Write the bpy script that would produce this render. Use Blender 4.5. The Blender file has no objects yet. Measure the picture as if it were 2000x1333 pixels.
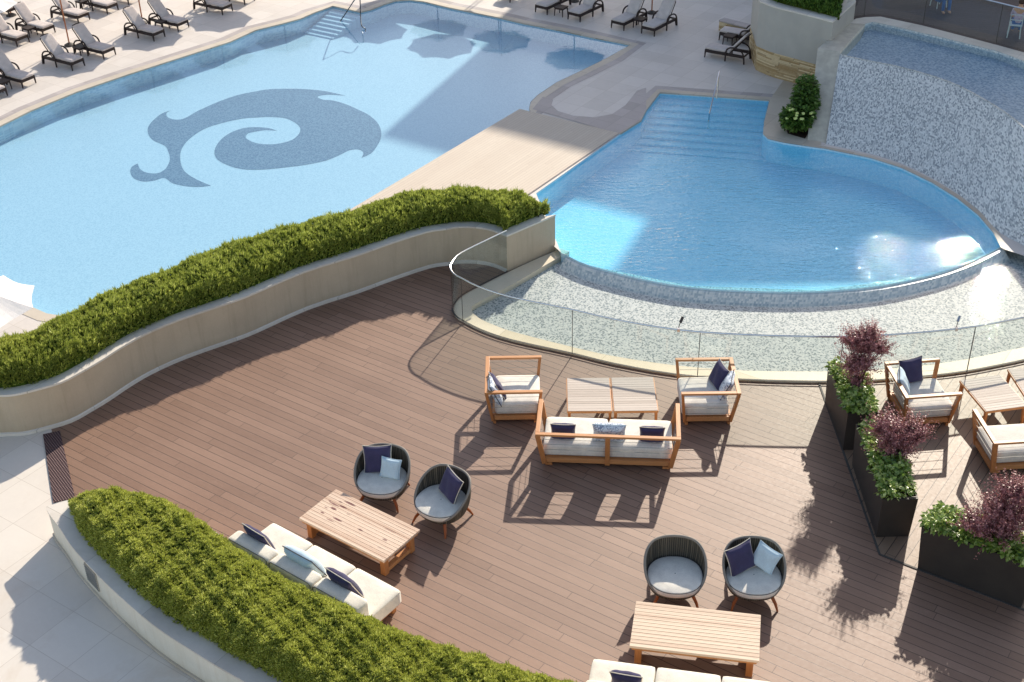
import bpy, bmesh, math, random
import numpy as np
from mathutils import Vector, Matrix, Euler
from mathutils.geometry import tessellate_polygon
random.seed(7); rng = np.random.default_rng(7)
R = math.radians; PI = math.pi
scene = bpy.context.scene
C = scene.collection

# ------------------------------------------------------------------ camera
CF, CP, CR, CH = 2592.35, 0.572949, 0.0246176, 14.5     # focal length (px of a 2000 px frame), pitch, roll, height
def cam_axes():
    cp, sp, c, s = math.cos(CP), math.sin(CP), math.cos(CR), math.sin(CR)
    r0 = Vector((1, 0, 0)); d0 = Vector((0, -sp, -cp)); f = Vector((0, cp, -sp))
    return c*r0 + s*d0, -s*r0 + c*d0, f
AR, AD, AF = cam_axes()
cd = bpy.data.cameras.new('camera'); cam = bpy.data.objects.new('camera', cd); C.objects.link(cam)
cam.matrix_world = Matrix.Translation((0, 0, CH)) @ Matrix((( AR.x, -AD.x, -AF.x), (AR.y, -AD.y, -AF.y), (AR.z, -AD.z, -AF.z))).to_4x4()
cd.sensor_width = 36; cd.lens = 36*CF/2000; cd.clip_start = .5; cd.clip_end = 2000
scene.camera = cam
def W(x, y, z=0.0):
    d = (x-1000)*AR + (y-666.5)*AD + CF*AF
    t = (z-CH)/d.z
    return Vector((d.x*t, d.y*t, z))
def WL(pts, z=0.0): return [W(x, y, z) for x, y in pts]

# ------------------------------------------------------------------ world, sun, exposure
SUN_AZ, SUN_EL = R(67.5), R(26.5)
SUND = Vector((math.cos(SUN_AZ)*math.cos(SUN_EL), math.sin(SUN_AZ)*math.cos(SUN_EL), math.sin(SUN_EL)))
w = bpy.data.worlds.new('World'); scene.world = w; w.use_nodes = True
nt = w.node_tree; bg = nt.nodes['Background']
sky = nt.nodes.new('ShaderNodeTexSky'); sky.sky_type = 'NISHITA'; sky.sun_disc = False
sky.sun_elevation = SUN_EL; sky.sun_rotation = PI/2-SUN_AZ; sky.air_density = 1.0; sky.dust_density = .8; sky.ozone_density = .5
tn = nt.nodes.new('ShaderNodeMix'); tn.data_type = 'RGBA'; tn.blend_type = 'MULTIPLY'; tn.inputs[0].default_value = 1; tn.inputs[7].default_value = (1.0, .90, .83, 1)
nt.links.new(sky.outputs[0], tn.inputs[6]); nt.links.new(tn.outputs[2], bg.inputs[0]); bg.inputs[1].default_value = 0.15
sl = bpy.data.lights.new('sun', 'SUN'); sl.energy = 4.4; sl.angle = R(.55); sl.color = (1, .91, .77)
so = bpy.data.objects.new('sun', sl); C.objects.link(so)
so.rotation_euler = SUND.to_track_quat('Z', 'Y').to_euler()
scene.view_settings.view_transform = 'Standard'; scene.view_settings.look = 'None'
scene.view_settings.exposure = 0.56; scene.view_settings.gamma = 1

# ------------------------------------------------------------------ materials
def lin(c): return tuple((v/12.92 if v <= .04045 else ((v+.055)/1.055)**2.4) for v in [k/255 for k in c])+(1,)
class NM:
    def __init__(s, name):
        s.m = bpy.data.materials.new(name); s.m.use_nodes = True; s.t = s.m.node_tree; s.n = s.t.nodes; s.l = s.t.links
        s.b = s.n['Principled BSDF']
    def node(s, typ, **kw):
        n = s.n.new(typ)
        for k, v in kw.items(): setattr(n, k, v)
        return n
    def put(s, sock, v):
        if hasattr(v, 'is_output') or isinstance(v, bpy.types.NodeSocket): s.l.new(v, sock)
        else: sock.default_value = v
    def math(s, op, a, b=0.0, c=None):
        n = s.node('ShaderNodeMath', operation=op); s.put(n.inputs[0], a); s.put(n.inputs[1], b)
        if c is not None: s.put(n.inputs[2], c)
        return n.outputs[0]
    def coord(s, rot=0.0, gen='Object', scale=(1, 1, 1)):
        tc = s.node('ShaderNodeTexCoord'); mp = s.node('ShaderNodeMapping'); mp.inputs['Rotation'].default_value = (0, 0, rot) if not isinstance(rot, tuple) else rot
        mp.inputs['Scale'].default_value = scale
        s.l.new(tc.outputs[gen], mp.inputs[0]); return mp.outputs[0]
    def sep(s, v):
        n = s.node('ShaderNodeSeparateXYZ'); s.l.new(v, n.inputs[0]); return n.outputs
    def comb(s, x, y, z=0.0):
        n = s.node('ShaderNodeCombineXYZ'); s.put(n.inputs[0], x); s.put(n.inputs[1], y); s.put(n.inputs[2], z); return n.outputs[0]
    def noise(s, v, scale, detail=3, rough=.55, dist=0):
        n = s.node('ShaderNodeTexNoise'); s.l.new(v, n.inputs['Vector']); n.inputs['Scale'].default_value = scale
        n.inputs['Detail'].default_value = detail; n.inputs['Roughness'].default_value = rough; n.inputs['Distortion'].default_value = dist
        return n.outputs[0]
    def white(s, v):
        n = s.node('ShaderNodeTexWhiteNoise'); n.noise_dimensions = '3D'; s.l.new(v, n.inputs['Vector']); return n.outputs[0]
    def ramp(s, f, stops):
        n = s.node('ShaderNodeValToRGB'); e = n.color_ramp.elements
        e[0].position, e[0].color = stops[0]; e[1].position, e[1].color = stops[1]
        for p, c in stops[2:]:
            k = e.new(p); k.color = c
        s.put(n.inputs[0], f); return n.outputs[0]
    def mix(s, f, a, b, mode='MIX'):
        n = s.node('ShaderNodeMix', data_type='RGBA', blend_type=mode); s.put(n.inputs[0], f)
        s.put(n.inputs[6], a); s.put(n.inputs[7], b); return n.outputs[2]
    def schlick(s, normal=None, f0=.021):
        g = s.node('ShaderNodeNewGeometry'); d = s.node('ShaderNodeVectorMath', operation='DOT_PRODUCT')
        s.l.new(g.outputs['Incoming'], d.inputs[0]); s.l.new(normal if normal is not None else g.outputs['Normal'], d.inputs[1])
        c = s.math('MINIMUM', s.math('ABSOLUTE', d.outputs['Value']), 1.0)
        return s.math('ADD', s.math('MULTIPLY', s.math('POWER', s.math('SUBTRACT', 1.0, c), 5.0), 1-f0), f0)
    def bump(s, h, strength=.3, dist=.01):
        n = s.node('ShaderNodeBump'); n.inputs['Strength'].default_value = strength; n.inputs['Distance'].default_value = dist
        s.l.new(h, n.inputs['Height']); return n.outputs[0]
    def out(s, color=None, rough=.6, spec=None, normal=None, metal=None):
        if color is not None: s.put(s.b.inputs['Base Color'], color)
        s.put(s.b.inputs['Roughness'], rough)
        if spec is not None: s.put(s.b.inputs['Specular IOR Level'], spec)
        if normal is not None: s.l.new(normal, s.b.inputs['Normal'])
        if metal is not None: s.put(s.b.inputs['Metallic'], metal)
        return s.m
def snap(k, x, size):                       # floor(x/size), fract(x/size)
    q = k.math('DIVIDE', x, size); return k.math('FLOOR', q), k.math('FRACT', q)

def mat_planks(name, rot, width, length, c0, c1, cg, rough=.62, groove=.05, light=None):
    k = NM(name); v = k.coord(rot, 'Object'); x, y, _ = k.sep(v)
    row, fy = snap(k, y, width)
    h = k.white(k.comb(row, 3.7, 1.1))
    xs = k.math('ADD', x, k.math('MULTIPLY', h, length*3))
    brd, fx = snap(k, xs, length)
    tint = k.white(k.comb(row, brd, 5.0))
    g1 = k.math('LESS_THAN', k.math('MINIMUM', fy, k.math('SUBTRACT', 1.0, fy)), groove)
    g2 = k.math('LESS_THAN', k.math('MINIMUM', fx, k.math('SUBTRACT', 1.0, fx)), .0035/length*1.2)
    g = k.math('MAXIMUM', g1, k.math('MULTIPLY', g2, .75))
    st = k.noise(k.comb(k.math('MULTIPLY', x, 1.2), k.math('MULTIPLY', y, 38), tint), 2.0, 4)
    big = k.noise(v, .55, 4, .6)
    fleck = k.noise(v, 16, 3, .7)
    t = k.math('ADD', k.math('MULTIPLY', tint, .2), k.math('ADD', k.math('MULTIPLY', st, .26), k.math('ADD', k.math('MULTIPLY', big, .46), k.math('MULTIPLY', fleck, .18))))
    col = k.ramp(t, [(.3, lin(c0)), (.78, lin(c1))])
    spot = k.ramp(k.noise(v, 2.3, 5, .7), [(.6, (0, 0, 0, 1)), (.72, (1, 1, 1, 1))])
    col = k.mix(k.math('MULTIPLY', spot, .16), col, lin(tuple(min(255, c+28) for c in c1)))
    col = k.mix(g, col, lin(cg))
    ridg = k.math('SINE', k.math('MULTIPLY', y, 2*PI/.011))
    hh = k.math('ADD', k.math('MULTIPLY', g, -1.0), k.math('MULTIPLY', ridg, .06))
    return k.out(col, k.math('ADD', rough, k.math('MULTIPLY', fleck, .2)), .5, k.bump(hh, .5, .006))

def mat_tiles(name, rot, size, c0, c1, cj, jw=.008, aniso=1.0, rough=.55, stain=.3, cs=(150, 138, 120), size2=None):
    k = NM(name); v = k.coord(rot, 'Object'); x, y, _ = k.sep(v)
    row, fy = snap(k, y, size); col_, fx = snap(k, x, size2 or size)
    tint = k.white(k.comb(row, col_, 2.0))
    e = k.math('MINIMUM', k.math('MINIMUM', fy, k.math('SUBTRACT', 1.0, fy)), k.math('MINIMUM', fx, k.math('SUBTRACT', 1.0, fx)))
    j = k.math('LESS_THAN', e, jw/size*.5)
    n1 = k.noise(v, 1.1, 5, .6); n2 = k.noise(v, 9, 4, .65)
    t = k.math('ADD', k.math('MULTIPLY', tint, .35), k.math('ADD', k.math('MULTIPLY', n1, .4), k.math('MULTIPLY', n2, .3)))
    col = k.ramp(t, [(.3, lin(c0)), (.75, lin(c1))])
    s2 = k.ramp(k.noise(v, .7, 6, .7, .4), [(.52, (0, 0, 0, 1)), (.7, (1, 1, 1, 1))])
    col = k.mix(k.math('MULTIPLY', s2, stain), col, lin(cs))
    col = k.mix(k.math('MULTIPLY', j, .75), col, lin(cj))
    return k.out(col, rough, .4, k.bump(k.math('ADD', k.math('MULTIPLY', j, -1.0), k.math('MULTIPLY', n2, .15)), .25, .004))

def mat_mosaic(name, size, cols, rot=.6, rough=.25, gloss=.5, big=.3, cb=(200, 215, 225), jc=(190, 200, 200), vertical=False, jw=.07):
    k = NM(name)
    if vertical:
        tc = k.node('ShaderNodeTexCoord'); x, y, z = k.sep(tc.outputs['Object'])
        ux = k.math('ADD', k.math('MULTIPLY', x, .87), k.math('MULTIPLY', y, -.35)); uy = z; v = tc.outputs['Object']
    else:
        v = k.coord(rot, 'Object'); ux, uy, _ = k.sep(v)
    a, fa = snap(k, ux, size); b, fb = snap(k, uy, size)
    h = k.white(k.comb(a, b, 0.0)); h2 = k.noise(k.comb(a, b, 0.0), .33, 2, .7)
    t = k.math('ADD', k.math('MULTIPLY', h, .85), k.math('MULTIPLY', h2, .15))
    n = len(cols); st = [((i+.5)/n*.8+.08, lin(c)) for i, c in enumerate(cols)]
    col = k.ramp(t, st)
    nb = k.noise(v, .8, 4, .6)
    col = k.mix(k.math('MULTIPLY', nb, big), col, lin(cb))
    e = k.math('MINIMUM', k.math('MINIMUM', fa, k.math('SUBTRACT', 1.0, fa)), k.math('MINIMUM', fb, k.math('SUBTRACT', 1.0, fb)))
    j = k.math('LESS_THAN', e, jw)
    col = k.mix(k.math('MULTIPLY', j, .5), col, lin(jc))
    return k.out(col, rough, gloss, k.bump(k.math('ADD', h, k.math('MULTIPLY', j, -1.0)), .15, .003))

def mat_wood(name, axis, c0, c1, cd_, slat=None, knots=0.0, rough=.5, length=6.0, spots=None):
    """axis: 0,1,2 grain direction in object space; slat: width of slats across the other horizontal axis"""
    k = NM(name); tc = k.node('ShaderNodeTexCoord'); p = k.sep(tc.outputs['Object'])
    g = p[axis]; o1 = p[(axis+1) % 3]; o2 = p[(axis+2) % 3]
    if axis == 2: g, o1, o2 = p[2], p[0], p[1]
    if axis == 1: g, o1, o2 = p[1], p[0], p[2]
    if slat:
        row, fr = snap(k, k.math('ADD', o1, 10.0), slat); h = k.white(k.comb(row, 1.0, 2.0))
    else:
        row, fr, h = 0.0, None, .5
    vv = k.comb(k.math('ADD', k.math('MULTIPLY', g, 1.3), k.math('MULTIPLY', h, 9.0)), k.math('MULTIPLY', o1, 22), k.math('MULTIPLY', o2, 22))
    n = k.noise(vv, 1.6, 5, .65, .6)
    n2 = k.noise(k.comb(k.math('MULTIPLY', g, 2), k.math('MULTIPLY', o1, 70), k.math('MULTIPLY', o2, 70)), 1.5, 3)
    t = k.math('ADD', k.math('MULTIPLY', n, .6), k.math('ADD', k.math('MULTIPLY', n2, .2), k.math('MULTIPLY', h, .4)))
    col = k.ramp(t, [(.3, lin(c0)), (.72, lin(c1))])
    if knots:
        vr = k.node('ShaderNodeTexVoronoi'); vr.inputs['Scale'].default_value = 1.0; vr.inputs['Randomness'].default_value = 1
        k.l.new(k.comb(k.math('ADD', k.math('MULTIPLY', g, 3.2), k.math('MULTIPLY', h, 3.0)), k.math('MULTIPLY', o1, 8.5), 0.0), vr.inputs['Vector'])
        kd = k.ramp(vr.outputs['Distance'], [(.04, (1, 1, 1, 1)), (.2, (0, 0, 0, 1))])
        msk = k.ramp(k.noise(tc.outputs['Object'], 1.3, 2), [(.48, (0, 0, 0, 1)), (.62, (1, 1, 1, 1))])
        col = k.mix(k.math('MULTIPLY', k.math('MULTIPLY', kd, msk), knots), col, lin(cd_))
    if spots:
        dn = k.noise(tc.outputs['Object'], 30, 3, .6)
        acc = 0.0
        for sx_, sy_, a_, b_, f_ in spots:
            e1 = k.math('POWER', k.math('DIVIDE', k.math('SUBTRACT', p[0], sx_), a_), 2.0); e2 = k.math('POWER', k.math('ABSOLUTE', k.math('DIVIDE', k.math('SUBTRACT', p[1], sy_), b_)), 2.0)
            dd_ = k.math('SUBTRACT', 1.35, k.math('ADD', k.math('ADD', e1, e2), k.math('MULTIPLY', dn, .9)))
            acc = k.math('MAXIMUM', acc, k.math('MULTIPLY', k.math('MINIMUM', k.math('MAXIMUM', k.math('MULTIPLY', dd_, 1.6), 0.0), 1.0), f_))
        col = k.mix(acc, col, lin(cd_))
    hh = n
    if slat:
        gr = k.math('LESS_THAN', k.math('MINIMUM', fr, k.math('SUBTRACT', 1.0, fr)), .025)
        col = k.mix(k.math('MULTIPLY', gr, .6), col, lin(tuple(int(c*.35) for c in c0)))
        hh = k.math('ADD', k.math('MULTIPLY', gr, -2.0), n)
    return k.out(col, rough, .4, k.bump(hh, .25, .004))

def mat_plain(name, c, rough=.6, var=.12, scale=6, spec=.5, metal=0, bump=.1, dist=.004):
    k = NM(name); tc = k.node('ShaderNodeTexCoord'); v = tc.outputs['Object']
    n = k.noise(v, scale, 5, .6); a = lin(tuple(int(x*(1-var)) for x in c)); b = lin(tuple(min(255, int(x*(1+var))) for x in c))
    return k.out(k.ramp(n, [(.3, a), (.7, b)]), rough, spec, k.bump(n, bump, dist), metal)

def mat_fabric(name, c, var=.06, weave=420, rough=.9):
    k = NM(name); tc = k.node('ShaderNodeTexCoord'); x, y, z = k.sep(tc.outputs['Object'])
    wv = k.math('MULTIPLY', k.math('SINE', k.math('MULTIPLY', k.math('ADD', x, z), weave)), k.math('SINE', k.math('MULTIPLY', k.math('ADD', y, z), weave)))
    n = k.noise(tc.outputs['Object'], 5, 4, .6); n2 = k.noise(tc.outputs['Object'], 60, 3, .6)
    a = lin(tuple(int(q*(1-var)) for q in c)); b = lin(tuple(min(255, int(q*(1+var))) for q in c))
    col = k.ramp(k.math('ADD', k.math('MULTIPLY', n, .6), k.math('MULTIPLY', n2, .4)), [(.35, a), (.65, b)])
    hh = k.math('ADD', k.math('MULTIPLY', wv, .1), k.math('ADD', k.math('MULTIPLY', n, 1.1), k.math('MULTIPLY', n2, .15)))
    m = k.out(col, rough, .15, k.bump(hh, .35, .02))
    k.b.inputs['Sheen Weight'].default_value = .2
    return m

def mat_leaf(name, c0, c1, c2, scale=9, rough=.5, spec=.35, transl=.25):
    k = NM(name); tc = k.node('ShaderNodeTexCoord'); v = tc.outputs['Object']
    geo = k.node('ShaderNodeNewGeometry')
    h = geo.outputs['Random Per Island']
    n = k.noise(v, scale, 3, .6)
    n0 = k.noise(v, 1.7, 4, .65)
    t = k.math('ADD', k.math('MULTIPLY', h, .42), k.math('ADD', k.math('MULTIPLY', n, .28), k.math('MULTIPLY', n0, .3)))
    col = k.ramp(t, [(.26, lin(c0)), (.52, lin(c1)), (.76, lin(c2))])
    k.out(col, rough, spec)
    tr = k.node('ShaderNodeBsdfTranslucent'); k.l.new(col, tr.inputs[0])
    mx = k.node('ShaderNodeMixShader'); mx.inputs[0].default_value = transl
    k.l.new(k.b.outputs[0], mx.inputs[1]); k.l.new(tr.outputs[0], mx.inputs[2])
    k.l.new(mx.outputs[0], k.n['Material Output'].inputs[0]); return k.m

def mat_water(name, tint, scale, strength, rough=.02, rot=0.0, stretch=2.2, ior=1.33, fine=0.0, rmod=0.0):
    k = NM(name); v = k.coord(rot, 'Object', (1, stretch, 1)); v2 = k.coord(rot+.5, 'Object', (1, 1.4, 1))
    n1 = k.noise(v, scale, 3, .55, .4); n2 = k.noise(v2, scale*2.7, 2, .5); n3 = k.noise(v2, .35, 3, .5)
    h = k.math('ADD', n1, k.math('MULTIPLY', n2, .45+fine))
    amp = k.ramp(n3, [(.3, (.25, .25, .25, 1)), (.65, (1, 1, 1, 1))])
    h = k.math('MULTIPLY', h, amp)
    bm = k.bump(h, strength, .05)
    tr = k.node('ShaderNodeBsdfTransparent'); tr.inputs[0].default_value = tint
    gl = k.node('ShaderNodeBsdfGlossy'); gl.inputs['Roughness'].default_value = rough; k.l.new(bm, gl.inputs['Normal'])
    fr = k.schlick(bm)
    mx = k.node('ShaderNodeMixShader'); k.l.new(fr, mx.inputs[0]); k.l.new(tr.outputs[0], mx.inputs[1]); k.l.new(gl.outputs[0], mx.inputs[2])
    k.l.new(mx.outputs[0], k.n['Material Output'].inputs[0]); return k.m

def mat_glass(name, tint):
    k = NM(name)
    tr = k.node('ShaderNodeBsdfTransparent'); tr.inputs[0].default_value = tint
    gl = k.node('ShaderNodeBsdfGlossy'); gl.inputs['Roughness'].default_value = .03
    fr = k.schlick(None, .05)
    mx = k.node('ShaderNodeMixShader'); k.l.new(fr, mx.inputs[0]); k.l.new(tr.outputs[0], mx.inputs[1]); k.l.new(gl.outputs[0], mx.inputs[2])
    k.l.new(mx.outputs[0], k.n['Material Output'].inputs[0]); return k.m

def mat_brick(name, c0, c1, cm, bw=.2, bh=.04):
    k = NM(name); tc = k.node('ShaderNodeTexCoord'); x, y, z = k.sep(tc.outputs['Object'])
    u = k.math('ADD', x, k.math('MULTIPLY', y, .6)); row, fz = snap(k, z, bh)
    hr = k.white(k.comb(row, 1.0, 7.0)); cl, fx = snap(k, k.math('ADD', u, k.math('MULTIPLY', hr, 3.0)), bw)
    h = k.white(k.comb(row, cl, 1.0)); n = k.noise(tc.outputs['Object'], 14, 4, .6)
    col = k.ramp(k.math('ADD', k.math('MULTIPLY', h, .65), k.math('MULTIPLY', n, .4)), [(.25, lin(c0)), (.8, lin(c1))])
    j = k.math('MAXIMUM', k.math('LESS_THAN', fz, .14), k.math('LESS_THAN', fx, .04))
    col = k.mix(k.math('MULTIPLY', j, .7), col, lin(cm))
    return k.out(col, .8, .3, k.bump(k.math('ADD', k.math('MULTIPLY', j, -1.0), k.math('MULTIPLY', h, .8)), .6, .02))

AX = R(35)        # the place's grid: boards run 35 degrees clockwise of the x axis
M = {}
M['deck'] = mat_planks('deck_boards', AX, .164, 3.1, (118, 88, 70), (152, 120, 100), (54, 38, 32), rough=.42, groove=.032)
M['deck_right'] = mat_planks('deck_boards_right', R(-54), .164, 3.1, (120, 94, 76), (152, 126, 102), (50, 36, 30), rough=.42, groove=.032)
M['boardwalk'] = mat_planks('boardwalk_boards', R(-54), .09, 3.0, (200, 184, 166), (212, 198, 180), (176, 160, 144), groove=.04)
M['upper_deck'] = mat_planks('upper_deck_boards', R(20), .16, 3.0, (66, 56, 58), (88, 76, 76), (40, 34, 36))
M['paving'] = mat_tiles('pale_stone_paving', AX, .66, (208, 199, 190), (222, 213, 204), (188, 176, 162), jw=.01, stain=.12)
M['paving_low'] = mat_tiles('pale_stone_slabs', AX, .84, (216, 206, 194), (228, 219, 207), (192, 180, 166), jw=.01, stain=.4, cs=(200, 180, 156))
M['coping'] = mat_tiles('coping_stone', AX, 1.3, (190, 178, 160), (210, 198, 180), (160, 146, 126), jw=.01, stain=.25)
M['coping_grey'] = mat_tiles('grey_border_stone', AX, .5, (166, 156, 152), (188, 178, 174), (140, 130, 128), jw=.01, stain=.15)
M['basin_coping'] = mat_tiles('basin_coping_stone', AX, 2.2, (206, 192, 164), (228, 214, 190), (170, 156, 132), jw=.012, stain=.2)
M['pool_floor'] = mat_mosaic('pale_blue_pool_mosaic', .03, [(178, 206, 220), (190, 216, 228), (202, 224, 233)], big=.25, cb=(208, 230, 236), jc=(214, 232, 238))
M['emblem'] = mat_mosaic('slate_blue_mosaic', .035, [(96, 122, 146), (112, 140, 160), (128, 154, 172)], big=.15, cb=(120, 146, 164), jc=(130, 150, 166))
M['round_floor'] = mat_mosaic('deep_blue_pool_mosaic', .04, [(196, 230, 242), (208, 238, 246), (220, 242, 248)], big=.2, cb=(186, 226, 240), jc=(190, 222, 236))
M['round_wall'] = mat_mosaic('deep_blue_wall_mosaic', .04, [(196, 230, 242), (208, 238, 246), (220, 242, 248)], big=.2, cb=(186, 226, 240), jc=(190, 222, 236), vertical=True)
M['pool_side'] = mat_mosaic('pale_blue_wall_mosaic', .035, [(168, 200, 216), (190, 216, 226), (206, 226, 232)], big=.25, cb=(208, 230, 236), jc=(214, 232, 238), vertical=True)
M['edge_mosaic'] = mat_mosaic('white_green_wall_mosaic', .035, [(180, 192, 196), (214, 220, 218), (236, 236, 230)], big=.25, cb=(200, 206, 202), jc=(210, 212, 204), vertical=True)
M['cascade'] = mat_mosaic('grey_white_mosaic', .026, [(146, 148, 150), (196, 195, 193), (222, 220, 216), (238, 236, 231)], big=.15, cb=(190, 198, 202), jc=(200, 204, 204), vertical=True, rough=.2, gloss=.7)
M['basin_floor'] = mat_mosaic('white_green_mosaic', .032, [(120, 132, 134), (186, 190, 188), (208, 208, 202), (222, 220, 212)], big=.15, cb=(192, 194, 190), jc=(194, 196, 190), rough=.65, gloss=.15)
M['upper_floor'] = mat_mosaic('blue_grey_mosaic', .05, [(130, 154, 182), (160, 182, 204), (200, 212, 222)], big=.2, cb=(140, 160, 186), rough=.3)
def mat_render(name, c, dirt, base=.1):
    k = NM(name); tc = k.node('ShaderNodeTexCoord'); x, y, z = k.sep(tc.outputs['Object']); v = tc.outputs['Object']
    n = k.noise(v, 1.4, 5, .6); fine = k.noise(v, 40, 3, .6)
    st = k.noise(k.comb(k.math('MULTIPLY', x, 7.0), k.math('MULTIPLY', y, 7.0), k.math('MULTIPLY', z, .5)), 1.0, 4, .7)
    col = k.ramp(k.math('ADD', k.math('MULTIPLY', n, .7), k.math('MULTIPLY', fine, .3)), [(.3, lin(tuple(int(q*.95) for q in c))), (.7, lin(tuple(min(255, int(q*1.04)) for q in c)))])
    sm = k.ramp(st, [(.5, (0, 0, 0, 1)), (.75, (1, 1, 1, 1))]); col = k.mix(k.math('MULTIPLY', sm, .3), col, lin(dirt))
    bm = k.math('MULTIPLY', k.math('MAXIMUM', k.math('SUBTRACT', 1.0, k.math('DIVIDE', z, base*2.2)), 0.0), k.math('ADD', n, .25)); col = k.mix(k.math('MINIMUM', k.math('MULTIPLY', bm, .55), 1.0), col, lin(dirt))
    return k.out(col, .85, .2, k.bump(fine, .12, .003))
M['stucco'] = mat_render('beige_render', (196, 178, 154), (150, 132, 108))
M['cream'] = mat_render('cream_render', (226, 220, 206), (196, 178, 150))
M['white_wall'] = mat_plain('pale_grey_render', (178, 173, 165), .75, .03, 2, .3, bump=.08)
M['rim'] = mat_tiles('planter_rim_stone', AX, 1.6, (204, 194, 182), (224, 216, 204), (170, 160, 148), jw=.01, stain=.25)
M['pier'] = mat_plain('travertine', (196, 188, 172), .6, .07, 5, .4, bump=.15)
M['stone_brick'] = mat_brick('split_stone', (170, 140, 96), (226, 204, 164), (140, 120, 92))
M['teak'] = mat_wood('oiled_teak', 0, (162, 100, 54), (214, 152, 98), (90, 40, 20), rough=.45)
M['teak_y'] = mat_wood('oiled_teak_across', 1, (162, 100, 54), (214, 152, 98), (90, 40, 20), rough=.45)
M['teak_z'] = mat_wood('oiled_teak_upright', 2, (158, 94, 50), (204, 138, 84), (90, 40, 20), rough=.45)
M['slat_top'] = mat_wood('weathered_pine_slats', 0, (196, 160, 134), (228, 202, 178), (112, 56, 56), slat=.069, knots=.35, rough=.6, spots=[(-.46, .3, .15, .03, .9), (-.62, .24, .05, .022, .7), (-.66, .14, .13, .024, .85), (-.5, .17, .1, .026, .95), (-.6, .05, .08, .03, .95), (-.78, .16, .035, .02, .7), (-.68, -.13, .05, .022, .9), (-.36, -.12, .12, .024, .95), (-.45, -.2, .1, .02, .6), (.12, -.1, .07, .024, .8), (.52, .16, .14, .022, .4), (.6, -.06, .06, .03, .7), (-.72, .0, .04, .018, .6), (-.3, .08, .06, .02, .4)])
M['slat_top_plain'] = mat_wood('pale_pine_slats', 0, (200, 168, 142), (226, 202, 176), (170, 100, 84), slat=.069, knots=.45, rough=.6)
M['grey_slats'] = mat_wood('silvered_teak_slats', 0, (172, 156, 142), (206, 192, 178), (150, 110, 90), slat=.066, knots=.15, rough=.65)
M['leg_wood'] = mat_wood('red_brown_legs', 2, (118, 56, 24), (170, 94, 46), (90, 40, 20), rough=.4)
M['cream_fabric'] = mat_fabric('ecru_canvas', (226, 219, 204))
M['seat_fabric'] = mat_fabric('cream_seat_canvas', (232, 225, 212))
M['navy'] = mat_fabric('navy_linen', (66, 62, 92), .08)
M['sky_blue'] = mat_fabric('pale_blue_linen', (196, 216, 226), .05)
M['piping_dark'] = mat_plain('charcoal_piping', (70, 66, 68), .8, .05)
M['piping_light'] = mat_plain('cream_piping', (216, 206, 190), .8, .05)
M['steel'] = mat_plain('brushed_steel', (200, 202, 204), .22, .03, 30, .5, 1.0, bump=.02)
M['cable'] = mat_plain('steel_cable', (140, 138, 132), .5, .03, 30, .3, .3, bump=.02)
M['shaded_steel'] = mat_plain('shaded_steel', (70, 78, 88), .3, .03, 30, .5, .8, bump=.02)  # steel with shade put into its colour, for the far pool handrail
M['planter_black'] = mat_plain('dark_bronze_metal', (58, 52, 48), .5, .08, 3, .4, bump=.05)
M['wicker'] = mat_plain('dark_brown_wicker', (48, 36, 34), .6, .25, 90, .4, bump=.5)
M['lounger_pad'] = mat_fabric('pale_lounger_canvas', (206, 194, 188))
M['canopy'] = mat_fabric('white_canopy_canvas', (238, 232, 226), .03)
M['pole_wood'] = mat_wood('varnished_pole', 2, (130, 72, 44), (178, 112, 76), (90, 40, 20), rough=.4)
M['soil'] = mat_plain('dark_soil', (48, 36, 28), .95, .3, 20, .2, bump=.8, dist=.03)
M['hedge_core'] = mat_plain('hedge_inside', (64, 78, 26), .95, .3, 14, .1, bump=.5, dist=.03)
M['hedge_leaf'] = mat_leaf('hedge_leaves', (112, 126, 50), (168, 178, 80), (220, 224, 130), transl=.3)
M['hedge_leaf2'] = mat_leaf('clipped_hedge_leaves', (132, 140, 54), (184, 190, 86), (228, 228, 134), scale=7, transl=.3)
M['ground_leaf'] = mat_leaf('glossy_green_leaves', (74, 104, 38), (144, 170, 72), (222, 228, 150), rough=.3, spec=.6)
M['purple_leaf'] = mat_leaf('purple_leaves', (112, 66, 72), (164, 108, 110), (216, 166, 162), scale=5, rough=.4)
M['shrub_leaf'] = mat_leaf('dark_shrub_leaves', (44, 72, 26), (84, 116, 46), (130, 158, 74))
M['flower'] = mat_plain('pale_green_petals', (206, 214, 130), .8, .1, 30)
M['bark'] = mat_plain('dark_twigs', (74, 50, 40), .9, .2, 20)
M['trim_metal'] = mat_plain('aluminium_trim', (190, 184, 174), .4, .03, 30, .5, .6)
M['dark'] = mat_plain('dark_grille', (70, 66, 62), .7, .1)
M['vent'] = mat_plain('grey_grille', (150, 148, 142), .6, .1)
M['ground'] = mat_plain('grey_ground', (150, 144, 136), .9, .1, 1)
M['pool_water'] = mat_water('pool_water', (.78, .91, .975, 1), 2.6, .035, rough=.005)
M['round_water'] = mat_water('rippled_water', (.56, .88, 1.0, 1), 3.8, .6, rough=.012, rot=.15, stretch=3.0)
M['basin_water'] = mat_water('shallow_water', (.93, .96, .965, 1), 6, .05, rough=.01)
M['upper_water'] = mat_water('cascade_water', (.84, .92, .96, 1), 5, .04, rough=.04)
M['glass'] = mat_glass('railing_glass', (.92, .945, .935, 1))
M['facade'] = mat_plain('building_render', (186, 176, 160), .85, .04, .5, .2)
M['window_glass'] = mat_plain('window_glass', (60, 70, 80), .1, .05, .5, .8)
M['skin'] = mat_plain('skin', (206, 160, 130), .55, .05, 20)
M['hair'] = mat_plain('hair', (60, 40, 28), .6, .2, 60)
M['shirt'] = mat_fabric('patterned_shirt', (206, 186, 204), .2)
M['trousers'] = mat_fabric('blue_trousers', (92, 120, 170), .1)
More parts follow.
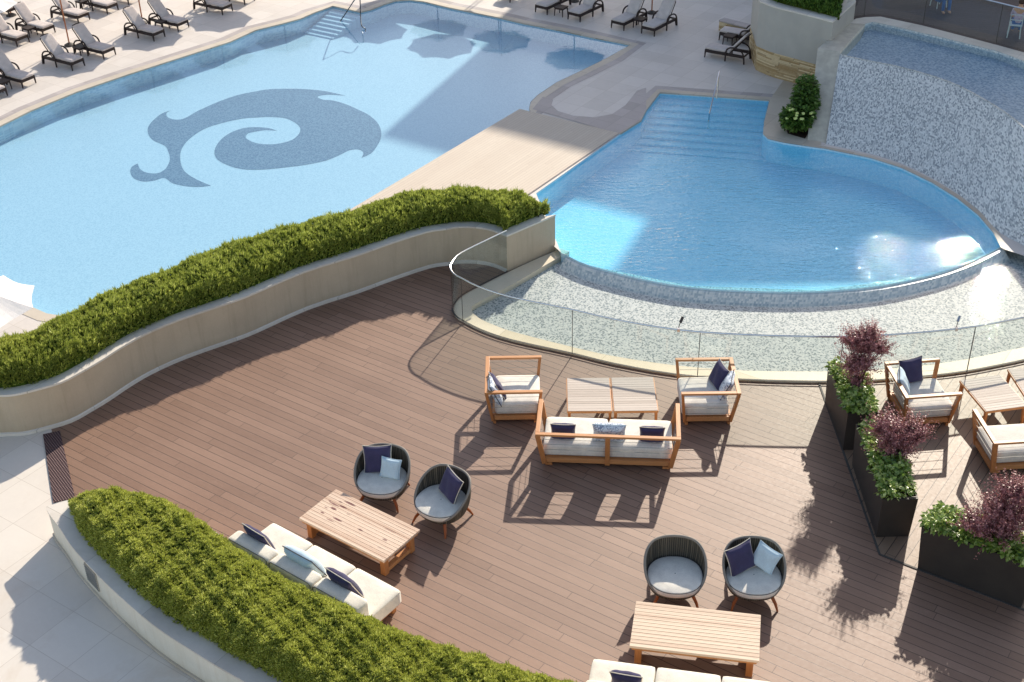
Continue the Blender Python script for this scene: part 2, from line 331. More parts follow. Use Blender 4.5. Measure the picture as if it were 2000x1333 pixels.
M['white_plastic'] = mat_plain('white_chair_paint', (216, 224, 222), .4, .03)
def mat_rope():
    k = NM('grey_rope'); tc = k.node('ShaderNodeTexCoord'); x, y, z = k.sep(tc.outputs['Object'])
    a = k.math('ARCTAN2', x, y); s = k.math('FRACT', k.math('MULTIPLY', a, 86/(2*PI)))
    e = k.math('ABSOLUTE', k.math('SUBTRACT', s, .5))
    id_ = k.white(k.comb(k.math('FLOOR', k.math('MULTIPLY', a, 86/(2*PI))), 2.0, 1.0))
    n = k.noise(tc.outputs['Object'], 60, 2)
    col = k.ramp(k.math('ADD', k.math('MULTIPLY', id_, .6), k.math('MULTIPLY', n, .3)), [(.2, lin((78, 73, 64))), (.8, lin((120, 110, 94)))])
    col = k.mix(k.math('GREATER_THAN', e, .36), col, lin((34, 32, 32)))
    return k.out(col, .75, .3, k.bump(k.math('MULTIPLY', e, -1.0), .8, .012))
M['rope'] = mat_rope(); M['rope_rim'] = mat_plain('grey_rope_rim', (138, 130, 120), .7, .1, 90, bump=.4)
def mat_pebble():
    k = NM('woven_rubber_mat'); v = k.coord(R(0), 'Object'); x, y, _ = k.sep(v)
    s1 = k.math('SINE', k.math('MULTIPLY', x, 2*PI/.05)); s2 = k.math('SINE', k.math('MULTIPLY', y, 2*PI/.07))
    t = k.math('MULTIPLY', s1, s2); return k.out(k.ramp(t, [(.35, lin((70, 52, 54))), (.65, lin((150, 126, 122)))]), .8, .2, k.bump(t, .6, .01))
M['mat'] = mat_pebble()
def mat_print():
    k = NM('leaf_print_linen'); tc = k.node('ShaderNodeTexCoord')
    n = k.noise(tc.outputs['Object'], 9, 3, .5, 1.2)
    return k.out(k.ramp(n, [(.44, lin((222, 228, 234))), (.5, lin((110, 124, 152))), (.56, lin((222, 228, 234)))]), .9, .15)
M['print'] = mat_print()

# ------------------------------------------------------------------ mesh helpers
class MB:
    def __init__(s): s.v = []; s.f = []; s.flat = False
    def add(s, vs, fs):
        o = len(s.v); s.v += [tuple(v) for v in vs]; s.f += [tuple(i+o for i in f) for f in fs]; return s
    def box(s, c, d, rot=None):
        hx, hy, hz = d[0]/2, d[1]/2, d[2]/2; c = Vector(c)
        vs = [Vector((x, y, z)) for z in (-hz, hz) for x, y in ((-hx, -hy), (hx, -hy), (hx, hy), (-hx, hy))]
        if rot is not None: vs = [rot @ v for v in vs]
        return s.add([v+c for v in vs], [(3, 2, 1, 0), (4, 5, 6, 7), (0, 1, 5, 4), (1, 2, 6, 5), (2, 3, 7, 6), (3, 0, 4, 7)])
    def bar(s, a, b, wd, ht, up=Vector((0, 0, 1)), t0=1.0, t1=1.0):
        a = Vector(a); b = Vector(b); d = (b-a).normalized()
        if abs(d.dot(up)) > .95: up = Vector((0, 1, 0))
        sx = d.cross(up).normalized(); sy = sx.cross(d).normalized()
        vs = []
        for p, t in ((a, t0), (b, t1)):
            for i, j in ((-1, -1), (1, -1), (1, 1), (-1, 1)): vs.append(p+sx*(i*wd/2*t)+sy*(j*ht/2*t))
        return s.add(vs, [(0, 1, 2, 3), (7, 6, 5, 4), (0, 4, 5, 1), (1, 5, 6, 2), (2, 6, 7, 3), (3, 7, 4, 0)])
    def tube(s, pts, r, n=8, closed=False, taper=None):
        pts = [Vector(p) for p in pts]; N = len(pts); vs = []; up = None
        for i, p in enumerate(pts):
            if closed: d = (pts[(i+1) % N]-pts[i-1]).normalized()
            else: d = (pts[min(i+1, N-1)]-pts[max(i-1, 0)]).normalized()
            if up is None:
                up = Vector((0, 0, 1)) if abs(d.z) < .9 else Vector((0, 1, 0))
            sx = d.cross(up)
            if sx.length < 1e-4: sx = d.cross(Vector((1, 0, 0)))
            sx.normalize(); sy = sx.cross(d).normalized(); up = sy
            rr = r if taper is None else r*taper[i]
            for j in range(n):
                a = 2*PI*j/n; vs.append(p+sx*math.cos(a)*rr+sy*math.sin(a)*rr)
        fs = []
        for i in range(N if closed else N-1):
            for j in range(n):
                a, b = i*n+j, i*n+(j+1) % n; c, d2 = ((i+1) % N)*n+j, ((i+1) % N)*n+(j+1) % n
                fs.append((a, b, d2, c))
        if not closed: fs += [tuple(range(n)), tuple(range((N-1)*n, N*n))[::-1]]
        return s.add(vs, fs)
    def prism(s, poly, z0, z1, top=None):
        """poly: ring of xy; top: optional other ring of the same length for the upper end"""
        n = len(poly); top = top or poly
        vs = [(p[0], p[1], z0) for p in poly]+[(p[0], p[1], z1) for p in top]
        tr = tessellate_polygon([[Vector((p[0], p[1], 0)) for p in top]])
        fs = [tuple(i+n for i in t) for t in tr]
        tr2 = tessellate_polygon([[Vector((p[0], p[1], 0)) for p in poly]]); fs += [t[::-1] for t in tr2]
        fs += [(i, (i+1) % n, n+(i+1) % n, n+i) for i in range(n)]
        return s.add(vs, fs)
    def sheet(s, outer, z, holes=()):
        s.flat = not s.v
        loops = [[Vector((p[0], p[1], 0)) for p in outer]]+[[Vector((p[0], p[1], 0)) for p in h] for h in holes]
        vs = [(p.x, p.y, z) for l in loops for p in l]
        fs = []
        for t in tessellate_polygon(loops):
            a, b, c = [Vector(vs[i]) for i in t]
            fs.append(t if (b-a).cross(c-a).z > 0 else t[::-1])
        return s.add(vs, fs)
    def strip(s, A, B, closed=False):
        n = len(A); vs = [tuple(p) for p in A]+[tuple(p) for p in B]
        fs = [(i, (i+1) % n, n+(i+1) % n, n+i) for i in range(n if closed else n-1)]
        return s.add(vs, fs)
    def rbox(s, c, d, r, n=6, puff=0.0, rot=None, squeeze=0.0):
        bm = bmesh.new(); bmesh.ops.create_cube(bm, size=2); bmesh.ops.subdivide_edges(bm, edges=bm.edges[:], cuts=n, use_grid_fill=True)
        h = Vector((d[0]/2, d[1]/2, d[2]/2)); vs = []
        bm.verts.ensure_lookup_table()
        for v in bm.verts:
            # denser near the edges
            q = Vector([math.copysign(abs(k)**.6, k) for k in v.co])
            p = Vector((q.x*h.x, q.y*h.y, q.z*h.z)); cl = Vector([max(-h[i]+r, min(h[i]-r, p[i])) for i in range(3)])
            df = p-cl
            if df.length > 1e-6: p = cl+df.normalized()*r
            u = max(0, 1-(p.x/h.x)**2)*max(0, 1-(p.y/h.y)**2)
            p.z += math.copysign(puff*u, p.z) if abs(p.z) > 1e-5 else 0
            if rot is not None: p = rot @ p
            vs.append(p+Vector(c))
        fs = [tuple(v.index for v in f.verts) for f in bm.faces]; bm.free()
        return s.add(vs, fs)
    def build(s, name, mat, parent=None, smooth=False, bevel=0.0, angle=40):
        me = bpy.data.meshes.new(name); me.from_pydata(s.v, [], s.f); me.update()
        me.materials.append(M[mat] if isinstance(mat, str) else mat)
        bm = bmesh.new(); bm.from_mesh(me); (bmesh.ops.recalc_face_normals(bm, faces=bm.faces) if not s.flat else None); bm.to_mesh(me); bm.free()
        o = bpy.data.objects.new(name, me); C.objects.link(o)
        if parent: o.parent = parent
        if smooth:
            for p in me.polygons: p.use_smooth = True
            try: me.set_sharp_from_angle(angle=R(angle))
            except Exception: pass
        if bevel:
            b = o.modifiers.new('bevel', 'BEVEL'); b.width = bevel; b.segments = 2; b.limit_method = 'ANGLE'; b.angle_limit = R(40)
        return o

def tag(o, label=None, cat=None, group=None, kind=None):
    if label: o['label'] = label
    if cat: o['category'] = cat
    if group: o['group'] = group
    if kind: o['kind'] = kind
    return o
def thing(name, label, cat, loc=(0, 0, 0), rotz=0.0, group=None):
    o = bpy.data.objects.new(name, None); C.objects.link(o); o.location = loc; o.rotation_euler = (0, 0, rotz); o.empty_display_size = .2
    return tag(o, label, cat, group)
def dup(root, loc, rotz, label, group=None, scale=None):
    def cp(o, par):
        c = o.copy(); C.objects.link(c)
        if par: c.parent = par
        for ch in kids.get(o.name, []): cp(ch, c)
        return c
    kids = {}
    for o in C.objects:
        if o.parent: kids.setdefault(o.parent.name, []).append(o)
    r = cp(root, None); r.location = loc; r.rotation_euler = (0, 0, rotz); r['label'] = label
    if group: r['group'] = group
    if scale: r.scale = (scale,)*3
    return r
def struct(mb, name, mat, **kw): return tag(mb.build(name, mat, **kw), kind='structure')
def resample(pts, n):
    pts = [Vector(p) for p in pts]; d = [0]
    for a, b in zip(pts, pts[1:]): d.append(d[-1]+(b-a).length)
    out = []; j = 0
    for i in range(n):
        t = d[-1]*i/(n-1)
        while j < len(d)-2 and d[j+1] < t: j += 1
        u = (t-d[j])/max(1e-9, d[j+1]-d[j]); out.append(pts[j].lerp(pts[j+1], u))
    return out
def smooth(pts, k=4, closed=False):
    """Catmull-Rom through the points"""
    P = [Vector(p) for p in pts]; n = len(P); out = []
    for i in range(n if closed else n-1):
        if closed: p0, p1, p2, p3 = P[i-1], P[i], P[(i+1) % n], P[(i+2) % n]
        else: p0, p1, p2, p3 = P[max(i-1, 0)], P[i], P[i+1], P[min(i+2, n-1)]
        for j in range(k):
            t = j/k
            out.append(.5*((2*p1)+(-p0+p2)*t+(2*p0-5*p1+4*p2-p3)*t*t+(-p0+3*p1-3*p2+p3)*t**3))
    if not closed: out.append(P[-1])
    return out
def offset(pts, d, closed=False):
    P = [Vector((p[0], p[1], 0)) for p in pts]; n = len(P); out = []
    for i in range(n):
        a = P[i-1] if (closed or i > 0) else P[i]; b = P[(i+1) % n] if (closed or i < n-1) else P[i]
        t = (b-a).normalized(); nn = Vector((-t.y, t.x, 0)); out.append(P[i]+nn*d)
    return out
def setz(pts, z): return [Vector((p[0], p[1], z)) for p in pts]

# ------------------------------------------------------------------ levels
Z = .15            # pool deck
ZW1, ZF1 = .11, -.33
ZW2, ZF2 = .10, -.48
DIRX = Vector((math.cos(-AX), math.sin(-AX), 0)); DIRY = Vector((math.cos(R(54.5)), math.sin(R(54.5)), 0))

# ------------------------------------------------------------------ pools
P1 = WL([(-330, 420), (-150, 318), (0, 247), (60, 217), (150, 180), (250, 146), (350, 114), (450, 82), (500, 59), (550, 47), (587, 37), (612, 26), (650, 12), (704, 24), (725, 19), (750, 9), (772, 2),
         (800, 0), (830, 4), (875, 15), (925, 25), (975, 35), (1022, 46), (1100, 61), (1155, 73), (1232, 88), (1190, 112), (1125, 144), (1087, 162), (1050, 187),
         (1037, 200), (1034, 212), (1036, 220), (1015, 215)], Z)
bwA = W(1015, 215, Z); bwB = W(1208, 262, Z)
bwA2 = bwA-DIRY*7.6; bwB2 = bwB-DIRY*5.4
P1 += [bwA2]+WL([(600, 480), (450, 530), (300, 582), (190, 628), (92, 613), (62, 600), (-60, 552), (-250, 500), (-400, 460)], Z)
crest_px = [(1955, 485), (1900, 513), (1830, 538), (1720, 562), (1600, 573), (1480, 573), (1350, 565), (1250, 548), (1150, 522), (1108, 503)]
CREST = smooth(WL(crest_px, ZW2), 3)
P2 = WL([(1047, 378), (1211, 262), (1252, 236), (1262, 216), (1289, 181), (1503, 196), (1492, 240), (1490, 262), (1500, 272), (1530, 279), (1575, 286), (1612, 291),
         (1700, 309), (1760, 328), (1820, 357), (1870, 388), (1910, 420), (1940, 455)], Z)
P2 = [P2[0]]+P2[1:]
P2all = P2+setz(CREST, Z)+[W(1096, 494, Z)]
# upper deck sheet: bounded by the planter line and the round pool
left_line = WL([(-900, 1000), (-300, 830), (0, 740), (150, 690), (300, 625), (500, 545), (700, 480), (850, 445), (960, 440), (1030, 450), (1070, 470), (1096, 494)], Z)
far = [Vector((70, 20, Z)), Vector((70, 120, Z)), Vector((-90, 120, Z)), Vector((-90, 15, Z))]
# outline: left line -> (round pool notch reversed along its far side) -> right
U = left_line+[P2[0]]+P2[1:]+[W(1955, 485, Z), W(2060, 520, Z), Vector((30, 18, Z))]+far
struct(MB().sheet(U, Z, [P1]), 'pool_deck_paving', 'paving')
def wall_strip(ring, z0, z1, closed=True):
    return MB().strip(setz(ring, z0), setz(ring, z1), closed)
tagp = tag
struct(wall_strip(P1, ZF1-.02, Z-.002), 'pool_wall', 'pool_side')
struct(MB().sheet(offset(P1, .0, True), ZF1), 'pool_floor', 'pool_floor')
struct(wall_strip(P2all, ZF2-.02, Z-.003), 'round_pool_wall', 'round_wall')
struct(MB().sheet(P2all, ZF2), 'round_pool_floor', 'round_floor')
struct(MB().sheet(P1, ZW1), 'pool_water', 'pool_water')
struct(MB().sheet(setz(P2, ZW2)+CREST+[W(1096, 494, ZW2)], ZW2), 'round_pool_water', 'round_water')
# coping and grey border bands, 4 mm apart
def band(line, d0, d1, z, name, mat, closed=False, thick=None):
    a = setz(offset(line, d0, closed), z); b = setz(offset(line, d1, closed), z)
    return struct(MB().strip(a, b, closed), name, mat)
sgn = 1
p1far = P1[1:34]
band(p1far, 0, .26, Z+.006, 'coping', 'coping'); band(p1far, .26, .5, Z+.004, 'border_stones', 'coping_grey')
band(P1[-8:], 0, .3, Z+.006, 'coping', 'coping')
p2top = P2[1:8]
band(p2top, 0, .24, Z+.006, 'coping', 'coping'); band(p2top, .24, .5, Z+.004, 'border_stones', 'coping_grey')
band(P2[8:]+[W(1955, 485, Z)], 0, .13, Z+.006, 'coping', 'coping')
struct(MB().sheet(WL([(1040, 214), (1060, 190), (1080, 196), (1077, 206), (1090, 218), (1120, 227), (1160, 230), (1195, 224), (1222, 206), (1244, 178), (1262, 172), (1262, 214), (1250, 236), (1207, 262)], Z), Z+.008), 'border_stones', 'coping_grey')
# dark lip of the coping over the water
for ring, nm in ((p1far, 'coping_edge'), (p2top, 'coping_edge')):
    struct(MB().strip(setz(offset(ring, -.012), Z+.006), setz(offset(ring, -.012), Z-.03)), nm, 'coping')

# steps into the pools
def pool_steps(a, b, d, n, depth, z0, zf, mat, name):
    m = MB(); ux = (b-a).normalized()
    for i in range(n):
        zt = z0+(zf-z0)*(i+1)/(n+.6)
        p = a+d*(i*depth); q = b+d*(i*depth)
        p2, q2 = p+d*depth*.985, q+d*depth*.985
        m.prism([p, q, q2, p2][::-1], zf-.01, zt)
    return struct(m, name, mat)
sa, sb = W(650, 13, Z), W(705, 24, Z)
pool_steps(sa-DIRY*.05, sb-DIRY*.05, -DIRY, 7, .2, ZW1-.02, ZF1, 'pool_floor', 'pool_steps')
sa, sb = W(1289, 182, Z), W(1503, 197, Z)
dd = (W(1392, 262, Z)-W(1396, 189, Z)).normalized()
pool_steps(sa-(sb-sa)*.25-dd*.04, sb-dd*.04, dd, 8, .33, ZW2-.05, ZF2, 'round_floor', 'pool_steps')

# boardwalk between the pools
bz = Z+.03
m = MB().prism([bwA, bwB, bwB2, bwA2], Z-.09, bz)
struct(m, 'boardwalk', 'boardwalk')
m = MB().bar((bwB+Vector((0, 0, -.03))), (bwB2+Vector((0, 0, -.03))), .03, .1)
struct(m, 'boardwalk_fascia', 'coping_grey')

# emblem set in the pool floor
emb = [(335, 216), (317, 222), (300, 235), (289, 250), (291, 265), (302, 276), (322, 285), (329, 297), (332, 312), (327, 325), (320, 333), (307, 339), (287, 338), (274, 331), (269, 320),
       (257, 327), (255, 338), (262, 349), (280, 355), (302, 353), (321, 348), (337, 358), (362, 364), (390, 365.5), (412, 363), (390, 354), (370, 343), (357, 330), (352, 310), (355, 292), (370, 272),
       (400, 252), (437, 240), (475, 232), (500, 230), (525, 229), (555, 231), (575, 239), (586, 250), (584, 262), (570, 274), (545, 281), (520, 282.5), (500, 280), (487, 275), (480, 269),
       (485, 261), (500, 257.5), (520, 254.5), (541, 256), (525, 251), (500, 249), (475, 251), (450, 260), (430, 275), (419, 295), (425, 312), (450, 325), (475, 331), (500, 332), (525, 331), (562, 327),
       (600, 322), (637, 314), (662, 304), (680, 295), (695, 292), (705, 294), (710, 300), (706, 309), (725, 300), (737, 285), (744, 270), (744, 255), (737, 240), (720, 225), (700, 215), (675, 204),
       (650, 197), (632, 195.5), (621, 191), (625, 187.5), (645, 185.5), (675, 187.5), (637, 179), (600, 175), (562, 174), (525, 175), (500, 179), (462, 187), (425, 200), (387, 217), (362, 231),
       (345, 234.5), (330, 231), (325, 225), (327, 220)]
tips = {0, 14, 24, 49, 69, 83}
E3 = WL(emb, ZF1); es = []
n = len(E3)
for i in range(n):
    p0, p1, p2, p3 = E3[i-1], E3[i], E3[(i+1) % n], E3[(i+2) % n]
    if i in tips: p0 = p1
    if (i+1) % n in tips: p3 = p2
    for j in range(4):
        t = j/4; es.append(.5*((2*p1)+(-p0+p2)*t+(2*p0-5*p1+4*p2-p3)*t*t+(-p0+3*p1-3*p2+p3)*t**3))
tag(MB().sheet(es, ZF1+.004).build('floor_emblem', 'emblem'), 'slate blue mosaic emblem of a curling wave on the pale pool floor', 'emblem')

# ------------------------------------------------------------------ terrace, basin
outer_px = [(1096, 489), (1050, 508), (992, 535), (950, 556), (905, 580), (889, 597), (885, 610), (892, 622), (905, 630), (940, 648), (1000, 668), (1118, 694), (1200, 714), (1320, 735), (1450, 745), (1600, 749), (1700, 747), (1850, 734), (1950, 717), (2050, 694), (2200, 650)]
inner_px = [(1112, 494), (1060, 524), (1000, 559), (960, 580), (928, 597), (921, 604), (922, 612), (930, 620), (942, 628), (965, 638), (1005, 652), (1118, 681), (1200, 699), (1320, 717), (1450, 727), (1600, 729), (1700, 727), (1850, 711), (1950, 692), (2050, 668), (2200, 622)]
OUT = smooth(WL(outer_px, 0), 3); INN = smooth(WL(inner_px, 0), 3)
ZS = .035
m = MB().strip(setz(OUT, ZS), setz(INN, ZS)); m.strip(setz(INN, ZS), setz(INN, -.16)); m.strip(setz(OUT, -.1), setz(OUT, ZS))
struct(m, 'basin_coping', 'basin_coping')
BFZ, BWZ = -.09, -.035
bas = INN+WL([(2250, 520), (2080, 478), (1990, 462), (1962, 466)], 0)+WL([(1955, 485), (1830, 530), (1600, 560), (1350, 552), (1150, 512), (1108, 496)], 0)
struct(MB().sheet(bas, BFZ), 'basin_floor', 'basin_floor')
struct(MB().sheet(bas, BWZ), 'basin_water', 'basin_water')
# infinity edge: crest, sloping face
cr = list(reversed(CREST))
cin = offset(cr, .03); c1 = offset(cr, -.08); c2 = offset(cr, -.26)
m = MB().strip(setz(cin, ZW2-.05), setz(cin, ZW2+.006)); m.strip(setz(cin, ZW2+.006), setz(c1, ZW2+.002)); m.strip(setz(c1, ZW2+.002), setz(c2, BFZ))
struct(m, 'infinity_edge', 'edge_mosaic')

# curved planter wall between terrace and pool
bot_px = [(-330, 850), (-150, 862), (0, 852), (45, 850), (85, 841), (138, 825), (175, 805), (213, 782), (250, 757), (296, 730), (363, 700), (456, 667), (500, 650), (600, 605), (700, 572), (762, 549), (837, 524), (875, 518), (900, 514), (935, 515), (965, 521), (991, 532)]
BOT = smooth(WL(bot_px, 0), 3)
# rim height measured on the photograph: 0.9 m
ZR = .92
blk_c = W(1084.5, 487, .04)
BOTb = BOT+[Vector((blk_c.x, blk_c.y, 0))]
sil = smooth(WL([(-500, 720), (-250, 720), (0, 650), (100, 612), (200, 562), (300, 522), (400, 478), (500, 447), (600, 420), (660, 407), (700, 397), (760, 373), (850, 360), (950, 358), (1000, 364), (1035, 376), (1052, 392)], ZR+.42), 3)
back = setz(sil, 0)
ring = [Vector((p.x, p.y, 0)) for p in BOTb]+[Vector((p.x, p.y, 0)) for p in reversed(offset(back, .12))]
pa = thing('curved_planter', 'long curved beige planter wall separating the brown deck from the main pool', 'planter', BOT[0])
def loc(pts, o): return [Vector(p)-o.location for p in pts]
MB().prism(loc(ring, pa), 0, ZR-.04).build('wall', 'stucco', pa)
rim_out = offset(BOTb, -.02); rim_ring = [Vector((p.x, p.y, 0)) for p in rim_out]+[Vector((p.x, p.y, 0)) for p in reversed(offset(back, .14))]
MB().prism(loc(rim_ring, pa), ZR-.04, ZR).build('rim', 'rim', pa)
pl = offset(BOT, -.03); MB().strip(setz(loc(pl, pa), .06), setz(loc(BOT, pa), .075)).strip(setz(loc(pl, pa), 0.0), setz(loc(pl, pa), .06)).build('plinth', 'rim', pa)
j = W(762, 546, 0)-pa.location; MB().bar(j+Vector((0, -.002, .075)), j+Vector((0, -.002, ZR-.045)), .012, .012).build('joint', 'dark', pa)

# deck polygons
bx = WL([(-150, 862), (0, 845), (85, 836)], 0)
deckpoly = [W(100, 838, 0)]+[p for p in offset(BOT, .15) if p.x > W(100, 838, 0).x]+[Vector((p.x, p.y, 0)) for p in offset(OUT, .06)]+[Vector((30, 20, 0)), Vector((30, 2, 0)), Vector((-6, 2, 0))]+WL([(500, 1400), (300, 1200), (150, 990), (118, 900)], 0)
struct(MB().sheet(deckpoly, 0), 'terrace_deck', 'deck')
sA, sB = W(1598, 745, 0), W(1718, 1084, 0); dS = (W(1995, 1190, 0)-sB).normalized(); sC = sB+dS*9
rp = [sA, sB, sC, Vector((30, 20, 0))]+[p for p in reversed(offset(OUT, .04)) if p.x > sA.x+.05]
struct(MB().sheet(rp, .004), 'terrace_deck_side', 'deck_right')
tag(MB().bar(sA+Vector((0, 0, .006)), sB+Vector((0, 0, .006)), .035, .012).bar(sB+Vector((0, 0, .0065)), sC+Vector((0, 0, .0065)), .035, .012).build('edge_trim', 'dark'), kind='structure')
lowpav = WL([(-900, 900), (-150, 800), (0, 790), (60, 800), (150, 815), (185, 960), (170, 1010), (330, 1180), (560, 1400)], 0)+[Vector((-5, 2, 0)), Vector((-40, 2, 0))]
struct(MB().sheet(lowpav, -.004), 'lower_paving', 'paving_low')
mt = setz(WL([(84, 849), (117, 842), (147, 973), (104, 982)], .01), 0)
mo = sum(mt, Vector())/4
o = MB().prism([p-mo for p in mt][::-1], .002, .016).build('entrance_mat', 'mat'); o.location = mo
tag(o, 'long narrow brown ribbed mat where pale slabs meet the deck', 'mat')
struct(MB().sheet([Vector((-300, -60, 0)), Vector((300, -60, 0)), Vector((300, 400, 0)), Vector((-300, 400, 0))], -1.2), 'ground', 'ground')

# ------------------------------------------------------------------ hedges
def hedge(name, label, front, backl, z0, h, n_tufts, leaf_len, leaf_w, core, leaf, lean=.5, leaves=8, power=3.0, zcore=.0):
    N = 160; A = resample(front, N); B = resample(backl, N); T = 14
    def surf(si, t):
        si = min(max(si, 0), N-1.001); i = int(si); u = si-i
        a = A[i].lerp(A[i+1], u); b = B[i].lerp(B[i+1], u)
        p = a.lerp(b, t); e = max(0.0, 1-abs(2*t-1)**power)
        wd = (b-a).length; hh = h*min(1, .35+wd*.8)*e**.5
        bump = .03*math.sin(p.x*5.1+p.y*3.3)+.025*math.sin(p.x*11.7-p.y*8.1)+.015*math.sin(p.x*23+p.y*19)
        return Vector((p.x, p.y, z0+hh+bump*min(1, hh/.1)))
    root = thing(name, label, 'hedge', (A[0].x, A[0].y, z0)); off = root.location
    m = MB(); rows = [[surf(i, t/(T-1))-off-Vector((0, 0, .035)) for t in range(T)] for i in range(N)]
    vs = [v for r in rows for v in r]; fs = [(i*T+k, i*T+k+1, (i+1)*T+k+1, (i+1)*T+k) for i in range(N-1) for k in range(T-1)]
    m.add(vs, fs).build('foliage_mass', core, root, smooth=True)
    V = np.zeros((n_tufts*leaves*4, 3)); idx = 0
    wds = np.array([(B[i]-A[i]).length+.25 for i in range(N)]); cdf = np.cumsum(wds)/wds.sum()
    for q in range(n_tufts):
        si = float(np.searchsorted(cdf, rng.random()))+rng.random()-.5; t = rng.random()
        if rng.random() < .3: t = (t*.16) if rng.random() < .7 else 1-t*.12
        p = surf(si, t); p2 = surf(si+.5, t); p3 = surf(si, min(1, t+.04)); p4 = surf(si, max(0, t-.04))
        tx = (p2-p); ty = (p3-p4); nn = tx.cross(ty)
        if nn.length < 1e-7: nn = Vector((0, 0, 1))
        nn.normalize(); 
        if nn.z < 0: nn = -nn
        nn = (nn*.6+Vector((0, 0, .55))+Vector((rng.normal()*.22, rng.normal()*.22, 0))).normalized()
        base = p-nn*.02*rng.random()+Vector((rng.normal()*.01, rng.normal()*.01, -.01)); sc = .7+.6*rng.random()
        a0 = rng.random()*6.28
        ax = nn.orthogonal().normalized(); ay = nn.cross(ax)
        for k in range(leaves):
            a = a0+k*2.4; tl = lean*(.25+.9*(k/leaves)); d = (nn+(ax*math.cos(a)+ay*math.sin(a))*tl).normalized()
            sd = d.cross(nn+Vector((.01, .02, .3))).normalized(); L = leaf_len*sc*(.8+.4*rng.random())*(1.7 if q % 23 == 0 else 1); b0 = base+d*L*.1
            md = b0+d*L*.55+nn*.004; tp = b0+d*L-nn*L*.12*tl
            V[idx] = b0-off; V[idx+1] = md+sd*leaf_w*.5-off; V[idx+2] = tp-off; V[idx+3] = md-sd*leaf_w*.5-off; idx += 4
    me = bpy.data.meshes.new('leaves'); nf = n_tufts*leaves
    me.from_pydata(V.tolist(), [], [(4*i, 4*i+1, 4*i+2, 4*i+3) for i in range(nf)]); me.materials.append(M[leaf])
    o = bpy.data.objects.new('leaves', me); C.objects.link(o); o.parent = root
    return root
fr = offset(BOTb, .2)
fr = [p for p in fr if p.x < W(1078, 440, ZR).x+.3]
hedge('hedge', 'long wavy green hedge filling the curved planter beside the main pool', setz(fr[2:], ZR), setz(back[2:], ZR), ZR-.02, .40, 30000, .08, .016, 'hedge_core', 'hedge_leaf', lean=.42, leaves=7)

# lower left planter with clipped hedge
ZB = .6
cam_px = [(92, 991), (96, 1002), (120, 1034), (140, 1065), (175, 1105), (225, 1155), (300, 1220), (375, 1270), (462, 1322), (560, 1372), (760, 1450), (1000, 1520)]
dk_px = [(92, 991), (145, 977), (195, 966), (260, 962), (320, 978), (380, 1012), (450, 1064), (520, 1112), (610, 1168), (710, 1215), (800, 1252), (910, 1296), (1010, 1326), (1110, 1356), (1230, 1402), (1400, 1472)]
CB = smooth(WL(cam_px, ZB), 3); HB = smooth(WL([(146, 984), (172, 968), (240, 962), (300, 972), (350, 994), (400, 1024), (450, 1058), (510, 1098), (600, 1152), (700, 1197), (780, 1230), (900, 1275), (1000, 1302), (1110, 1334), (1230, 1376), (1400, 1442)], ZB+.2), 3)
DB = WL([(92, 991), (118, 983), (142, 977)], ZB)+setz(offset(HB, .1)[4:], ZB)
pb = thing('oval_planter', 'cream boat-shaped planter wall along the lower left of the deck', 'planter', setz(CB, 0)[0])
ringb = CB+list(reversed(DB[1:]))
MB().prism(loc(setz(ringb, 0), pb), 0, ZB-.02).build('wall', 'cream', pb)
rb = setz(offset(CB, -.015), 0)+list(reversed(setz(offset(DB[1:], .015), 0)))
MB().prism(loc(rb, pb), ZB-.02, ZB+.012).build('rim', 'rim', pb)
pl = offset(CB, -.03); MB().strip(setz(loc(pl, pb), 0), setz(loc(pl, pb), .05)).strip(setz(loc(pl, pb), .05), setz(loc(setz(CB, 0), pb), .055)).build('plinth', 'coping', pb)
va, vb = W(166, 1098, ZB-.06), W(188, 1122, ZB-.06)
vn = Vector((-(vb-va).y, (vb-va).x, 0)).normalized()
if vn.y > 0: vn = -vn
vm = MB(); vv0 = va-pb.location+vn*.014; vv1 = vb-pb.location+vn*.014
vm.bar((vv0+vv1)/2+Vector((0, 0, .0)), (vv0+vv1)/2+Vector((0, 0, -.36)), (vb-va).length, .02, up=vn)
g = vm.build('vent_grille', 'trim_metal', pb)
vm = MB()
for i in range(9): vm.bar(vv0+vn*.013+Vector((0, 0, -.03-.038*i)), vv1+vn*.013+Vector((0, 0, -.03-.038*i)), .012, .012)
vm.build('louvre', 'vent', g)
hf = WL([(140, 990), (150, 1020), (165, 1052), (210, 1100), (270, 1158), (330, 1206), (400, 1246), (460, 1284), (520, 1315), (580, 1350), (700, 1405), (900, 1480)], ZB)
hb = HB
hedge('clipped_hedge', 'broad rounded yellow-green hedge in the boat-shaped planter behind the sofa', smooth(setz(hf, ZB), 3), setz(hb, ZB), ZB-.02, .4, 40000, .045, .0155, 'hedge_core', 'hedge_leaf2', lean=.8, leaves=8, power=5)

